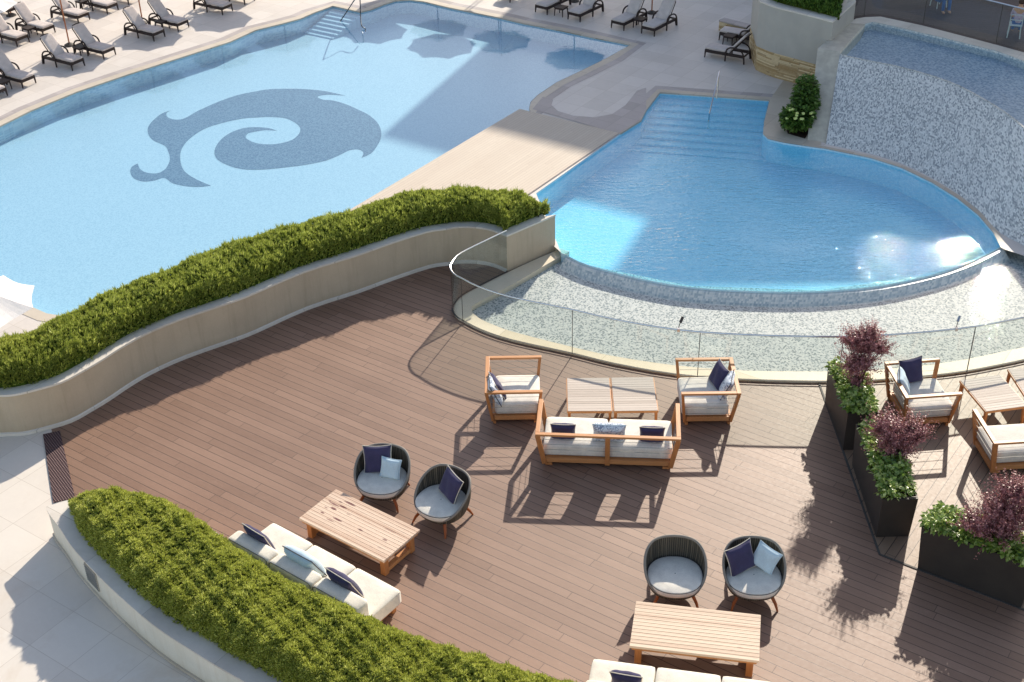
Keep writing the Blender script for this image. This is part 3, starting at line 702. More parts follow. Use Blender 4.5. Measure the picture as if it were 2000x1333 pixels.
# ------------------------------------------------------------------ cascade tower
ZT = 1.6
ct_px = [(1640, 108), (1700, 121), (1760, 133), (1850, 160), (1920, 195), (1980, 235), (2040, 290), (2080, 340)]
CT = smooth(WL(ct_px, ZT), 3)
tw = thing('cascade_wall', 'tall curved mosaic cascade wall with raised pool above the round pool', 'water feature', (W(1612, 287, Z).x, W(1612, 287, Z).y, 0))
L = lambda pts: [Vector(p)-tw.location for p in pts]
ctb = resample(smooth(WL([(1612, 287), (1700, 306), (1760, 325), (1820, 354), (1870, 385), (1912, 419), (1945, 456), (1990, 480), (2040, 505)], .12), 3), len(CT))
MB().strip(L(setz(ctb, .1)), L(setz(CT, ZT))).strip(L(setz(ctb, -.2)), L(setz(ctb, .1))).build('mosaic_face', 'cascade', tw, smooth=True)
ce = offset(CT, .06)
MB().strip(L(setz(offset(CT, -.01), ZT)), L(setz(CT, ZT+.012))).strip(L(setz(CT, ZT+.012)), L(setz(ce, ZT+.01))).build('crest', 'basin_floor', tw)
pierL, pierR = W(1597, 95, ZT+.06), W(1641, 101, ZT+.06)
bi = WL([(1690, 47), (1706, 43), (1760, 55), (1850, 76), (1950, 101), (2012, 124), (2060, 145)], ZT+.06)
bo = WL([(1655, 46), (1672, 37), (1690, 34), (1720, 33), (1800, 50), (1900, 76), (1960, 92), (2014, 107), (2062, 124)], ZT+.06)
pier = [pierL, pierR, bi[0], bo[0]]
pb0 = [W(1576, 282, .12), W(1613, 287, .12), bi[0], bo[0]]
MB().prism(L(setz(pb0, 0)), 0.05, ZT+.06, top=L(setz(pier, 0))).build('pier', 'pier', tw)
MB().sheet(L(setz([bi[0]]+bi[1:]+[bo[-1]]+list(reversed(bo[:-1])), 0)), ZT+.064).build('coping', 'rim', tw)
MB().strip(L(setz([pierR]+bi, ZT-.18)), L(setz([pierR]+bi, ZT+.06))).build('inner_wall', 'edge_mosaic', tw)
up = [pierR]+bi+[CT[-1]]+list(reversed(CT[:-1]))
MB().sheet(L(setz(up, 0)), ZT-.16).build('basin_bottom', 'upper_floor', tw)
MB().sheet(L(setz(up, 0)), ZT+.004).build('water', 'upper_water', tw)
# upper terrace
ut = bo+WL([(2600, 240)], ZT)+[Vector((40, 60, 0)), Vector((15, 60, 0))]+WL([(1652, -40)], ZT)
struct(MB().sheet(setz(ut, 0), ZT+.05), 'upper_terrace', 'upper_deck')
# front glass of upper terrace
def railing(name, label, base, z0, zt, joints, fixr=.02, fix=()):
    r = thing(name, label, 'railing', setz(base, z0)[0])
    b = [Vector((p.x, p.y, 0))-Vector((r.location.x, r.location.y, 0)) for p in base]
    MB().strip(setz(offset(b, .006), 0), setz(offset(b, .006), zt-z0)).strip(setz(offset(b, -.006), 0), setz(offset(b, -.006), zt-z0)).build('glass', 'glass', r, smooth=True)
    MB().tube(setz(b, zt-z0), fixr, 8).build('top_rail', 'steel', r, smooth=True)
    MB().strip(setz(offset(b, .02), .02), setz(offset(b, -.02), .02)).build('base_channel', 'dark', r)
    jj = MB()
    for k in joints:
        p = b[k]; jj.bar(p, p+Vector((0, 0, zt-z0)), .012, .02)
        q = jj.build('glass_joint', 'dark', r); jj = MB()
    return r
bo2 = smooth(bo, 3)
railing('glass_railing', 'glass balustrade with slim steel rail in front of the raised dark terrace', offset(bo2, .08), ZT+.07, ZT+1.15, [6, 12, 17])

# white planter with split-stone base
wp_px = [(1473, 138), (1500, 150), (1530, 159), (1565, 169), (1612, 183)]
wf = smooth(WL(wp_px, Z), 3); wb = [W(1655, 140, Z), W(1640, 90, Z), W(1480, 70, Z), W(1462, 100, Z)]
wr = thing('raised_planter', 'large pale grey curved planter on split-stone base beside the cascade', 'planter', (wf[0].x, wf[0].y, Z))
Lw = lambda pts: setz([Vector(p)-wr.location for p in pts], 0)
foot = Lw(wf+wb); MB().prism(Lw(offset(wf, .06)+wb), 0, .74).build('stone_base', 'stone_brick', wr)
MB().prism(foot, .74, 2.02).build('body', 'white_wall', wr)
MB().prism(Lw(offset(wf, -.02)+wb), 2.02, 2.06).build('rim', 'rim', wr)
hw = offset(wf, .28)
hedge('planter_hedge', 'dark green hedge on top of the pale grey curved planter', setz(hw, 2.2), setz([W(1500, 96, Z), W(1545, 100, Z), W(1590, 112, Z), W(1632, 132, Z)], 2.2), 2.2, .25, 2200, .1, .03, 'hedge_core', 'shrub_leaf', leaves=7)
# low stone wall and curved steps
a, b = W(1408, 58, Z), W(1470, 74, Z)
lw = thing('low_stone_wall', 'low yellow split-stone wall with grey coping behind the paired loungers', 'wall', a)
MB().bar(Vector((0, 0, .15)), b-a+Vector((0, 0, .15)), .25, .3).build('wall', 'stone_brick', lw)
MB().bar(Vector((0, 0, .32)), b-a+Vector((0, 0, .32)), .3, .04).build('coping', 'coping_grey', lw)
cc = W(1452, -60, Z)
for i, rr in enumerate((2.55, 2.3, 2.05, 1.8)):
    arc = [cc+Vector((math.cos(t)*rr, math.sin(t)*rr, 0)) for t in [R(150+i2*6) for i2 in range(20)]]
    rg = arc+[cc]
    struct(MB().prism(rg, Z+i*.06, Z+(i+1)*.06), 'curved_steps', 'coping_grey')

# ------------------------------------------------------------------ hydrangea and beds
def leaf_ball(root, name, mat, blobs, n, ll, lw_, flat=0.0, droop=.3):
    V = np.zeros((n*4, 3)); vol = np.array([b[3]*b[4]*b[5] for b in blobs]); vol = vol/vol.sum()
    for i in range(n):
        c = blobs[rng.choice(len(blobs), p=vol)]
        d = rng.normal(size=3); d /= np.linalg.norm(d); rr = (rng.random()**.45)
        if flat and d[2] < -.2: d[2] *= -.5
        p = Vector((c[0]+d[0]*c[3]*rr, c[1]+d[1]*c[4]*rr, c[2]+d[2]*c[5]*rr))
        dr = Vector((d[0]+rng.normal()*.6, d[1]+rng.normal()*.6, d[2]*.6+rng.normal()*.4-droop*.3)).normalized()
        up_ = Vector((rng.normal()*.5, rng.normal()*.5, 1)); sd = dr.cross(up_).normalized(); s = .7+.6*rng.random(); L_ = ll*s
        md = p+dr*L_*.5; V[4*i] = p; V[4*i+1] = md+sd*lw_*s*.5; V[4*i+2] = p+dr*L_-Vector((0, 0, L_*.15)); V[4*i+3] = md-sd*lw_*s*.5
    me = bpy.data.meshes.new(name); me.from_pydata(V.tolist(), [], [(4*i, 4*i+1, 4*i+2, 4*i+3) for i in range(n)]); me.materials.append(M[mat])
    o = bpy.data.objects.new(name, me); C.objects.link(o); o.parent = root; return o
bed = WL([(1565, 190), (1548, 215), (1534, 245), (1538, 262), (1572, 272), (1600, 230), (1600, 190)], Z)
struct(MB().sheet(bed, Z+.012), 'planting_bed', 'soil')
struct(MB().sheet(WL([(1503, 196), (1530, 158), (1566, 165), (1600, 180), (1604, 284), (1575, 286), (1530, 279), (1500, 272), (1490, 262), (1492, 240)], Z), Z+.008), 'bed_kerb', 'coping')
hp = W(1556, 258, Z)
hy = thing('hydrangea_bush', 'round dark green bush with pale green flower heads against the stone pier', 'bush', hp)
bl = [(0, 0, .42, .42, .35, .34), (.22, .35, .62, .34, .4, .45), (-.12, .1, .35, .3, .3, .3), (.3, .7, .8, .3, .35, .5)]
MB().tube([(0, 0, 0), (.05, .05, .3), (.1, .2, .7)], .03, 6).build('stem', 'bark', hy)
leaf_ball(hy, 'foliage', 'shrub_leaf', bl, 5200, .11, .07)
for i in range(16):
    a = rng.random()*PI+PI*.85; e = .1+rng.random()*.9
    c = Vector((math.cos(a)*.4*math.cos(e), math.sin(a)*.36*math.cos(e), .42+math.sin(e)*.34))
    MB().rbox(c, (.085, .085, .065), .032, 2).build('flower_head', 'flower', hy, smooth=True)

# ------------------------------------------------------------------ buildings out of frame that shade the right-hand side
def building(name, label, corner_shadow, d1, len1, d2, len2, height):
    c = corner_shadow+SUND*((height-corner_shadow.z)/SUND.z)
    c0 = Vector((c.x, c.y, 0)); b = thing(name, label, 'building', c0)
    d1 = Vector((math.cos(d1), math.sin(d1), 0)); d2 = Vector((math.cos(d2), math.sin(d2), 0))
    MB().prism([Vector((0, 0, 0)), d1*len1, d1*len1+d2*len2, d2*len2], 0, height).build('wall', 'facade', b)
    n = int(len1/4); k = int(height/3.2); nn = Vector((d1.y, -d1.x, 0))
    for i in range(n):
        for j_ in range(k):
            if i*k+j_ >= 40: continue
            p = d1*(2+i*4)+nn*.02+Vector((0, 0, 1.8+j_*3.2)); wv = MB().bar(p-d1*.9, p+d1*.9, .06, 1.7).build('window', 'window_glass', b)
    return b
building('hotel_wing', 'beige hotel wing beyond the pool terrace, outside the picture', W(742, 268, ZF1), -R(34), 9.5, R(54), 14, 15)
s0 = W(1172, 566, ZF2); s1 = W(1960, 476, ZW2)-Vector((math.cos(SUN_AZ), math.sin(SUN_AZ), 0))*((ZW2-ZF2)/math.tan(SUN_EL))
building('tall_hotel_wing', 'taller beige hotel wing at the right, outside the picture', s0, math.atan2((s1-s0).y, (s1-s0).x), 11.5, R(67), 14, 21)

# ------------------------------------------------------------------ terrace glass railing
gb = [p for p in offset(OUT, -.01)]
i0 = min(range(len(gb)), key=lambda i: (gb[i]-W(992, 535, 0)).length); gb = gb[i0:]
def near(pts, q): return min(range(len(pts)), key=lambda i: (pts[i]-q).length)
jn = [near(gb, W(*p, 0)) for p in ((903, 629), (1118, 694), (1345, 737), (1640, 749), (1903, 727))]
gr = railing('curved_glass_railing', 'curved clear glass railing with thin steel top rail around the mosaic basin', gb, .035, 1.06, jn, .018)
for k, (px, py, lab) in enumerate(((1340, 650, 'small steel spotlight clipped to the middle of the curved glass rail'), (1850, 640, 'small steel spotlight clipped to the glass rail near the right edge'))):
    p = min(gb, key=lambda q: (q-W(px, py, 1.06)+Vector((0, 0, 0))).xy.length); s = thing('spotlight', lab, 'spotlight', (p.x, p.y, 1.06), group='spotlights on the glass rail')
    MB().box((0, 0, .0), (.05, .06, .07)).build('clamp', 'steel', s, bevel=.005)
    MB().tube([(0, .01, .02), (.03, .08, .07), (.07, .16, .12)], .008, 6).build('arm', 'dark', s)
    MB().tube([(.05, .13, .08), (.1, .2, .16)], .028, 10).build('lamp_head', 'dark' if k == 0 else 'steel', s, smooth=True)

# ------------------------------------------------------------------ cushions
def cushion(name, label, loc_, rot, size=.46, thick=.16, mat='navy', pip='piping_light', w2=None, cat='cushion', group=None):
    o = thing(name, label, cat, loc_, 0, group); o.rotation_euler = rot
    N = 15; m = MB(); sx = (w2 or size)/2; sy = size/2
    idx = {}
    for side in (1, -1):
        for i in range(N):
            for j_ in range(N):
                u = 2*i/(N-1)-1; v = 2*j_/(N-1)-1
                e = max(0, (1-u**4))*max(0, (1-v**4)); t = thick/2*e**.45
                pin = 1-.09*(1-u*u)*abs(v)**3; pin2 = 1-.09*(1-v*v)*abs(u)**3
                wr_ = .006*math.sin(7*u+3*v)*e
                idx[(side, i, j_)] = len(m.v); m.v.append((u*sx*pin2, v*sy*pin, side*t+wr_))
        for i in range(N-1):
            for j_ in range(N-1):
                f = (idx[(side, i, j_)], idx[(side, i+1, j_)], idx[(side, i+1, j_+1)], idx[(side, i, j_+1)])
                m.f.append(f if side == 1 else f[::-1])
    me = bpy.data.meshes.new('cover'); me.from_pydata(m.v, [], m.f); me.materials.append(M[mat])
    bm = bmesh.new(); bm.from_mesh(me); bmesh.ops.remove_doubles(bm, verts=bm.verts, dist=.0005); bm.to_mesh(me); bm.free()
    for p in me.polygons: p.use_smooth = True
    c = bpy.data.objects.new('cover', me); C.objects.link(c); c.parent = o
    ed = [(-1+2*k/12, -1) for k in range(12)]+[(1, -1+2*k/12) for k in range(12)]+[(1-2*k/12, 1) for k in range(12)]+[(-1, 1-2*k/12) for k in range(12)]
    pts = [(u*sx*(1-.09*(1-v*v)*abs(u)**3), v*sy*(1-.09*(1-u*u)*abs(v)**3), 0) for u, v in ed]
    MB().tube(pts, .0075, 6, True).build('piping', pip, o, smooth=True)
    return o
def look_rot(normal, roll=0.0):
    """rotation whose local z looks along normal (a cushion's face) and local y points up"""
    n = Vector(normal).normalized(); q = n.to_track_quat('Z', 'Y'); return (q.to_matrix() @ Matrix.Rotation(roll, 3, 'Z')).to_euler()

# ------------------------------------------------------------------ tub chairs
def tub_chair(label, loc_, rz):
    t = thing('tub_chair', label, 'armchair', loc_, rz, 'grey rope tub chairs with teak legs')
    N = 72
    def sup(a, rx, ry, p=2.2):
        c, s = math.sin(a), math.cos(a)
        k = (abs(c)**p+abs(s)**p)**(-1/p); return Vector((c*k*rx, s*k*ry, 0))
    def zt(a):
        d = abs(((a+PI) % (2*PI))-PI)           # 0 at the back
        e = min(1, max(0, (d-R(35))/R(118))); e = e*e*(3-2*e); return .76-.47*e
    rings = []
    for lv in range(7):
        u = lv/6; rg = []
        for i in range(N):
            a = 2*PI*i/N; top = zt(a); z = .21+(top-.21)*u
            g_ = min(1, (z-.21)/.40); rr = .395+.088*math.sin(g_*PI/2)**.8
            fr_ = max(0, -math.cos(a)); p = sup(a, rr, rr*(1.0-.07*fr_)); p.z = z; rg.append(p)
        rings.append(rg)
    m = MB(); vs = [v for r_ in rings for v in r_]; fs = [(l*N+i, l*N+(i+1) % N, (l+1)*N+(i+1) % N, (l+1)*N+i) for l in range(6) for i in range(N)]
    m.add(vs, fs)
    ins = [[Vector((v.x*.945, v.y*.945, v.z+(.02 if l == 0 else 0))) for v in r_] for l, r_ in enumerate(rings)]
    vs = [v for r_ in ins for v in r_]; o_ = len(m.v); m.add(vs, [f[::-1] for f in fs])
    m.f += [(6*N+i, 6*N+(i+1) % N, o_+6*N+(i+1) % N, o_+6*N+i) for i in range(N)]
    m.f.append(tuple(range(N))[::-1]); m.f.append(tuple(o_+i for i in range(N)))
    m.build('rope_shell', 'rope', t, smooth=True, angle=60)
    MB().tube([r0.lerp(r1, .5) for r0, r1 in zip(rings[-1], ins[-1])], .021, 8, True).build('rim', 'rope_rim', t, smooth=True)
    cu = []
    for zz, sc in ((.29, .93), (.31, .97), (.385, .985), (.405, .96), (.418, .85), (.426, .5), (.428, .02)):
        cu.append([Vector((sup(2*PI*i/N, .43*sc, .425*sc).x, sup(2*PI*i/N, .43*sc, .425*sc).y-.015, zz)) for i in range(N)])
    m = MB(); m.add([v for r_ in cu for v in r_], [(l*N+i, l*N+(i+1) % N, (l+1)*N+(i+1) % N, (l+1)*N+i) for l in range(len(cu)-1) for i in range(N)])
    m.build('seat_cushion', 'seat_fabric', t, smooth=True)
    MB().tube([Vector((p.x*1.006, p.y*1.006, .395)) for p in cu[2]], .005, 6, True).build('piping', 'piping_dark', t)
    for sx, sy in ((-1, -1), (1, -1), (1, 1), (-1, 1)):
        MB().tube([(sx*.24, sy*.24, .24), (sx*.315, sy*.32, .11), (sx*.35, sy*.37, 0)], .026, 8, taper=[1.15, .95, .55]).build('leg', 'leg_wood', t, smooth=True)
    return t
def place_tub(px, py, rz): # px: pixel of the rim centre on the ground
    return W(px, py, .45), rz
tubs = [((746, 925), R(-12), 'grey rope tub chair holding a navy and a small pale blue cushion'), ((862, 968), R(-37), 'grey rope tub chair holding a single navy cushion, turned to the long table'),
        ((1319, 1112), R(-3), 'grey rope tub chair with empty cream seat at the lower table'), ((1473, 1114), R(-3), 'grey rope tub chair beside the shrub shadow holding navy and blue cushions leaning apart')]
T4 = []
for (px, rz, lab) in tubs:
    p = W(px[0], px[1], .5); T4.append((Vector((p.x, p.y, 0)), rz))
t0 = tub_chair(tubs[0][2], T4[0][0], T4[0][1])
for i in range(1, 4): dup(t0, T4[i][0], T4[i][1], tubs[i][2])
def in_chair(i, x, y, z, nx, ny, nz, roll=0.0):
    c, rz = T4[i]; m3 = Matrix.Rotation(rz, 3, 'Z'); p = c+m3 @ Vector((x, y, z)); return p, look_rot(m3 @ Vector((nx, ny, nz)), roll)
G1 = 'cushions in the tub chairs'
p, r = in_chair(0, -.12, .2, .63, .12, -1, .42, .06); cushion('navy_cushion', 'navy cushion standing beside a pale blue one in the upper left tub chair', p, r, .5, .15, group=G1)
p, r = in_chair(0, .14, .06, .58, -.1, -1, .42, -.04); cushion('pale_cushion', 'small pale blue cushion in front of a navy one in a tub chair', p, r, .36, .13, 'sky_blue', 'sky_blue', group=G1)
p, r = in_chair(1, .08, .16, .64, -.3, -1, .42, -.12); cushion('navy_cushion', 'navy cushion standing alone in the tub chair near the long table corner', p, r, .48, .15, group=G1)
p, r = in_chair(3, -.2, .12, .63, .55, -1, .42, .12); cushion('navy_cushion', 'navy cushion leaning left in the tub chair beside the shrub shadow', p, r, .48, .15, group=G1)
p, r = in_chair(3, .18, .14, .62, -.6, -1, .5, -.25); cushion('pale_cushion', 'pale blue cushion leaning right in the tub chair beside the shrub shadow', p, r, .40, .14, 'sky_blue', 'sky_blue', group=G1)

# ------------------------------------------------------------------ long low tables
def long_table(label, corners, ztop, top_mat):
    c = [W(x, y, ztop) for x, y in corners]; ctr = sum(c, Vector())/4
    d = ((c[1]-c[0])+(c[2]-c[3])).normalized(); Lx = ((c[1]-c[0]).length+(c[2]-c[3]).length)/2; Ly = ((c[3]-c[0]).length+(c[2]-c[1]).length)/2
    t = thing('slatted_table', label, 'table', (ctr.x, ctr.y, 0), math.atan2(d.y, d.x), 'long slatted low tables')
    n = 13; sw = Ly/n; m = MB()
    for i in range(n): m.box((0, -Ly/2+sw*(i+.5), ztop-.022), (Lx, sw-.006, .044))
    m.build('tabletop', top_mat, t, bevel=.003)
    MB().box((0, -Ly/2+.05, ztop-.075), (Lx-.06, .03, .06)).box((0, Ly/2-.05, ztop-.075), (Lx-.06, .03, .06)).box((-Lx/2+.05, 0, ztop-.075), (.03, Ly-.132, .06)).box((Lx/2-.05, 0, ztop-.075), (.03, Ly-.132, .06)).build('apron', 'teak', t)
    for sx in (-1, 1):
        for sy in (-1, 1): MB().box((sx*(Lx/2-.12), sy*(Ly/2-.13), (ztop-.046)/2), (.1, .1, ztop-.046)).build('leg', 'teak_z', t, bevel=.004)
        MB().box((sx*(Lx/2-.12), 0, .07), (.09, Ly-.362, .07)).build('foot_rail', 'teak_y', t, bevel=.003)
    return t
long_table('long slatted table stained with dark knots beside the cream sofa', [(657, 956), (821, 1035), (749, 1096), (583, 1012)], .42, 'slat_top')
long_table('long pale slatted table in front of the two lower tub chairs', [(1242, 1174), (1486, 1201), (1483, 1292), (1230, 1262)], .42, 'slat_top_plain')

# ------------------------------------------------------------------ square tables
def square_table(label, c, Lx, Ly, rz, h=.42):
    t = thing('side_table', label, 'table', (c.x, c.y, 0), rz, 'silvered slatted side tables')
    n = 14; sw = Ly/n; m = MB()
    for i in range(n): m.box((0, -Ly/2+sw*(i+.5), h-.012), (Lx-.03, sw-.005, .024))
    m.build('tabletop', 'grey_slats', t)
    MB().box((0, -Ly/2+.012, h-.03), (Lx, .03, .045)).box((0, Ly/2-.012, h-.03), (Lx, .03, .045)).box((-Lx/2+.012, 0, h-.03), (.03, Ly-.056, .045)).box((Lx/2-.012, 0, h-.03), (.03, Ly-.056, .045)).build('frame', 'teak', t, bevel=.003)
    for sx in (-1, 1):
        for sy in (-1, 1): MB().bar((sx*(Lx/2-.04), sy*(Ly/2-.05), h-.055), (sx*(Lx/2-.03), sy*(Ly/2-.03), 0), .055, .055, t0=1, t1=.65).build('leg', 'teak_z', t)
    return t
def ctr4(px, z):
    c = [W(x, y, z) for x, y in px]; s = sum(c, Vector())/4; d = ((c[1]-c[0])+(c[2]-c[3])).normalized()
    return s, ((c[1]-c[0]).length+(c[2]-c[3]).length)/2, ((c[3]-c[0]).length+(c[2]-c[1]).length)/2, math.atan2(d.y, d.x)
for px, lab in (([(1107, 739), (1192, 738), (1195, 803), (1107, 803)], 'left of two silvered side tables pushed together inside the teak seating group'),
                ([(1195, 738), (1279, 737), (1284, 802), (1196, 803)], 'right of two silvered side tables pushed together inside the teak seating group'),
                ([(1875, 742), (1955, 733), (2008, 792), (1925, 805)], 'silvered side table standing alone between the teak chairs at the right edge')):
    c, lx, ly, rz = ctr4(px, .42); square_table(lab, c, lx, ly, rz)
c = W(2030, 750, .42); square_table('silvered side table cut off by the right edge of the picture', c, .8, 1.05, R(2))

# ------------------------------------------------------------------ teak armchairs and sofa
def teak_seat(label, corners, kind, seats=1, zt_=.76):
    """corners: pixels of the top frame: back-left, back-right, front-right, front-left seen from the seat's back"""
    c = [W(x, y, zt_) for x, y in corners]; ctr = sum(c, Vector())/4
    d = ((c[1]-c[0])+(c[2]-c[3])).normalized(); Wd = ((c[1]-c[0]).length+(c[2]-c[3]).length)/2; Dp = ((c[3]-c[0]).length+(c[2]-c[1]).length)/2
    t = thing('teak_sofa' if seats > 1 else 'teak_armchair', label, 'sofa' if seats > 1 else 'armchair', (ctr.x, ctr.y, 0), math.atan2(d.y, d.x), None if seats > 1 else 'teak frame armchairs')
    # local: x along the back, back at -y, open front at +y
    w2, d2 = Wd/2, Dp/2; fl = .11; fb = .13
    bl_, br_, fr_, fl_ = [Vector((-w2, -d2, 0)), Vector((w2, -d2, 0)), Vector((w2, d2, 0)), Vector((-w2, d2, 0))]
    base = [Vector((-w2+fl, -d2+fb, 0)), Vector((w2-fl, -d2+fb, 0)), Vector((w2-fl, d2-.1, 0)), Vector((-w2+fl, d2-.1, 0))]
    top = [bl_, br_, fr_, fl_]; rt = .075; th = .04
    MB().box((0, -d2+rt/2, zt_-th/2), (Wd, rt, th)).build('back_rail', 'teak', t, bevel=.004)
    for s in (-1, 1): MB().box((s*(w2-rt/2), rt/2+.001, zt_-th/2), (rt, Dp-rt-.002, th)).build('arm_rail', 'teak_y', t, bevel=.004)
    for k in range(4):
        ins = Vector((-math.copysign(.04, top[k].x), -math.copysign(.03, top[k].y), 0)); ins2 = Vector((-math.copysign(.04, base[k].x), 0, 0))
        MB().bar(base[k]+ins2+Vector((0, 0, .05)), top[k]+ins+Vector((0, 0, zt_-th-.002)), .085, .05, up=Vector((0, 1, 0))).build('post', 'teak_z', t, bevel=.003)
    if seats > 1:
        MB().bar(Vector((0, -d2+fb+.01, .05)), Vector((0, -d2+.04, zt_-th-.002)), .085, .05, up=Vector((0, 1, 0))).build('post', 'teak_z', t, bevel=.003)
    bx_, by_ = Wd-2*fl, Dp-fb-.1
    yc = (fb-.1)/2
    MB().box((0, -d2+fb+.02, .12), (bx_-.1, .05, .09)).box((0, d2-.12, .12), (bx_-.1, .05, .09)).box((-w2+fl+.02, yc, .12), (.05, by_-.06, .09)).box((w2-fl-.02, yc, .12), (.05, by_-.06, .09)).box((0, yc, .15), (bx_-.14, by_-.06, .02)).build('base_frame', 'teak', t, bevel=.003)
    for k in range(4):
        MB().box((base[k].x*.9, base[k].y*.92, .028), (.12, .05, .05)).build('foot', 'teak_z', t)
    # cushions
    sw = (bx_-.02)/seats
    for k in range(seats):
        cx = -bx_/2+.01+sw*(k+.5); q = MB().rbox((cx, yc+.05, .3), (sw-.015, by_+.02, .25), .055, 7, puff=.02).build('seat_cushion', 'seat_fabric', t, smooth=True, angle=80)
        pts = []
        hx, hy = (sw-.015)/2-.01, (by_+.02)/2-.01
        for sx, sy, a0 in ((1, 1, 0), (-1, 1, 90), (-1, -1, 180), (1, -1, 270)):
            for a in (0, 30, 60, 90): pts.append((cx+sx*(hx-.05)+.05*math.cos(R(a0+a)), yc+.05+sy*(hy-.05)+.05*math.sin(R(a0+a)), .385))
        MB().tube(pts, .006, 6, True).build('piping', 'piping_light', q)
    # steel cables at four heights on three sides
    m = MB()
    for f in (.30, .48, .66, .83):
        def at(k): return (base[k]+Vector((0, 0, .05))).lerp(top[k]+Vector((0, 0, zt_)), f)*.985+Vector((0, 0, f*zt_*.015))
        m.tube([at(0), at(1)], .0038, 6); m.tube([at(1), at(2)], .0038, 6); m.tube([at(0), at(3)], .0038, 6)
    m.build('steel_cables', 'cable', t, smooth=True)
    return t, ctr, math.atan2(d.y, d.x), w2, d2
# left chair opens to the right: its back is on the left
GL = teak_seat('teak armchair left of the side tables with a pale print cushion against its arm', [(948, 697), (947, 768), (1059, 766), (1058, 693)], 'chair')
GR = teak_seat('teak armchair right of the side tables with dark and grey cushions in its corner', [(1449, 768), (1430, 697), (1320, 700), (1330, 771)], 'chair')
GS = teak_seat('two-seat teak sofa seen from behind with three cushions on it', [(1044, 848), (1331, 860), (1327, 787), (1054, 780)], 'sofa', 2)
G3 = teak_seat('teak armchair behind the purple shrubs at the right', [(1726, 706), (1770, 778), (1880, 770), (1835, 700)], 'chair')
G4 = teak_seat('teak sofa cut off by the right edge above the big planter', [(1945, 868), (2228, 848), (2168, 784), (1896, 798)], 'sofa', 2)
def on_seat(G, x, y, z, n, roll=0.0):
    t, ctr, rz, w2, d2 = G; m3 = Matrix.Rotation(rz, 3, 'Z'); p = Vector((ctr.x, ctr.y, 0))+m3 @ Vector((x, y, z)); return p, look_rot(m3 @ Vector(n), roll)
GC = 'cushions on the teak seats'
p, r = on_seat(GL, .18, -.3, .60, (-.3, 1, .5), .05); cushion('navy_cushion', 'navy cushion behind the pale print one in the left teak armchair', p, r, .46, .15, group=GC)
p, r = on_seat(GL, .34, -.34, .62, (-.1, 1, .5), -.1); cushion('print_cushion', 'pale leaf-print cushion leaning on the back of the left teak armchair', p, r, .46, .15, 'print', 'piping_dark', group=GC)
p, r = on_seat(GR, .2, -.24, .62, (-.3, 1, .5)); cushion('navy_cushion', 'navy cushion beside the grey print one in the right teak armchair', p, r, .46, .15, group=GC)
p, r = on_seat(GR, -.12, -.34, .6, (.25, 1, .45)); cushion('print_cushion', 'grey leaf-print cushion at the near corner of the right teak armchair', p, r, .48, .17, 'print', 'piping_dark', group=GC)
p, r = on_seat(GS, -.78, -.2, .6, (.0, 1, .35)); cushion('navy_cushion', 'navy cushion at the left end of the teak sofa', p, r, .44, .15, group=GC)
p, r = on_seat(GS, .02, -.22, .63, (0, 1, .35)); cushion('print_cushion', 'white leaf-print cushion in the middle of the teak sofa', p, r, .46, .2, 'print', 'sky_blue', w2=.58, group=GC)
p, r = on_seat(GS, .76, -.2, .6, (0, 1, .35)); cushion('navy_cushion', 'navy cushion at the right end of the teak sofa', p, r, .44, .15, group=GC)
p, r = on_seat(G3, -.4, -.06, .64, (1, .25, .35)); cushion('navy_cushion', 'navy cushion in the far corner of the teak armchair behind the shrubs', p, r, .5, .15, group=GC)
p, r = on_seat(G3, -.05, -.32, .62, (.35, 1, .5)); cushion('pale_cushion', 'pale blue cushion in the teak armchair behind the purple shrubs', p, r, .48, .15, 'sky_blue', 'piping_dark', group=GC)

# ------------------------------------------------------------------ cream modular sofas
def modular_sofa(label, fl_, fr_, back_dir, seats, depth, cushions=(), skip_back=None, name='cream_sofa'):
    """fl_, fr_: world points of the seat's front top edge"""
    d = (fr_-fl_).normalized(); Wd = (fr_-fl_).length; t = thing(name, label, 'sofa', (fl_.x, fl_.y, 0), math.atan2(d.y, d.x))
    m3 = Matrix.Rotation(-math.atan2(d.y, d.x), 3, 'Z'); s = 1 if (m3 @ back_dir).y > 0 else -1      # back at y = s*depth
    sw = Wd/seats
    MB().box((Wd/2, s*depth/2, .12), (Wd-.12, depth-.12, .06)).build('base_frame', 'teak', t, bevel=.004)
    for x in (.12, Wd-.12):
        for y in (.12, depth-.12): MB().box((x, s*y, .045), (.08, .08, .09)).build('leg', 'teak_z', t)
    for k in range(seats):
        q = MB().rbox((sw*(k+.5), s*depth/2, .285), (sw-.01, depth, .27), .045, 7, puff=.02).build('seat_cushion', 'cream_fabric', t, smooth=True, angle=80)
        hx, hy = (sw-.01)/2-.008, depth/2-.008; pts = []
        for sx, sy, a0 in ((1, 1, 0), (-1, 1, 90), (-1, -1, 180), (1, -1, 270)):
            for a in (0, 45, 90): pts.append((sw*(k+.5)+sx*(hx-.04)+.04*math.cos(R(a0+a)), s*depth/2+sy*(hy-.04)+.04*math.sin(R(a0+a)), .388))
        MB().tube(pts, .005, 6, True).build('piping', 'piping_dark', q)
        q = MB().rbox((sw*(k+.5), s*(depth-.14), .56), (sw-.012, .3, .42), .07, 7, puff=.0, rot=None).build('back_cushion', 'cream_fabric', t, smooth=True, angle=80)
        yb = s*(depth-.14)+s*.13; x0, x1 = sw*k+.03, sw*(k+1)-.03
        MB().tube([(x0, yb, .42), (x0, yb, .73), (x0+.04, yb, .762), (x1-.04, yb, .762), (x1, yb, .73), (x1, yb, .42)], .005, 6).build('piping', 'piping_dark', q)
    return t, (fl_, math.atan2(d.y, d.x), s)
a, b = W(533, 1018, .42), W(785, 1153, .42)
bd = W(735, 1200, .42)-b
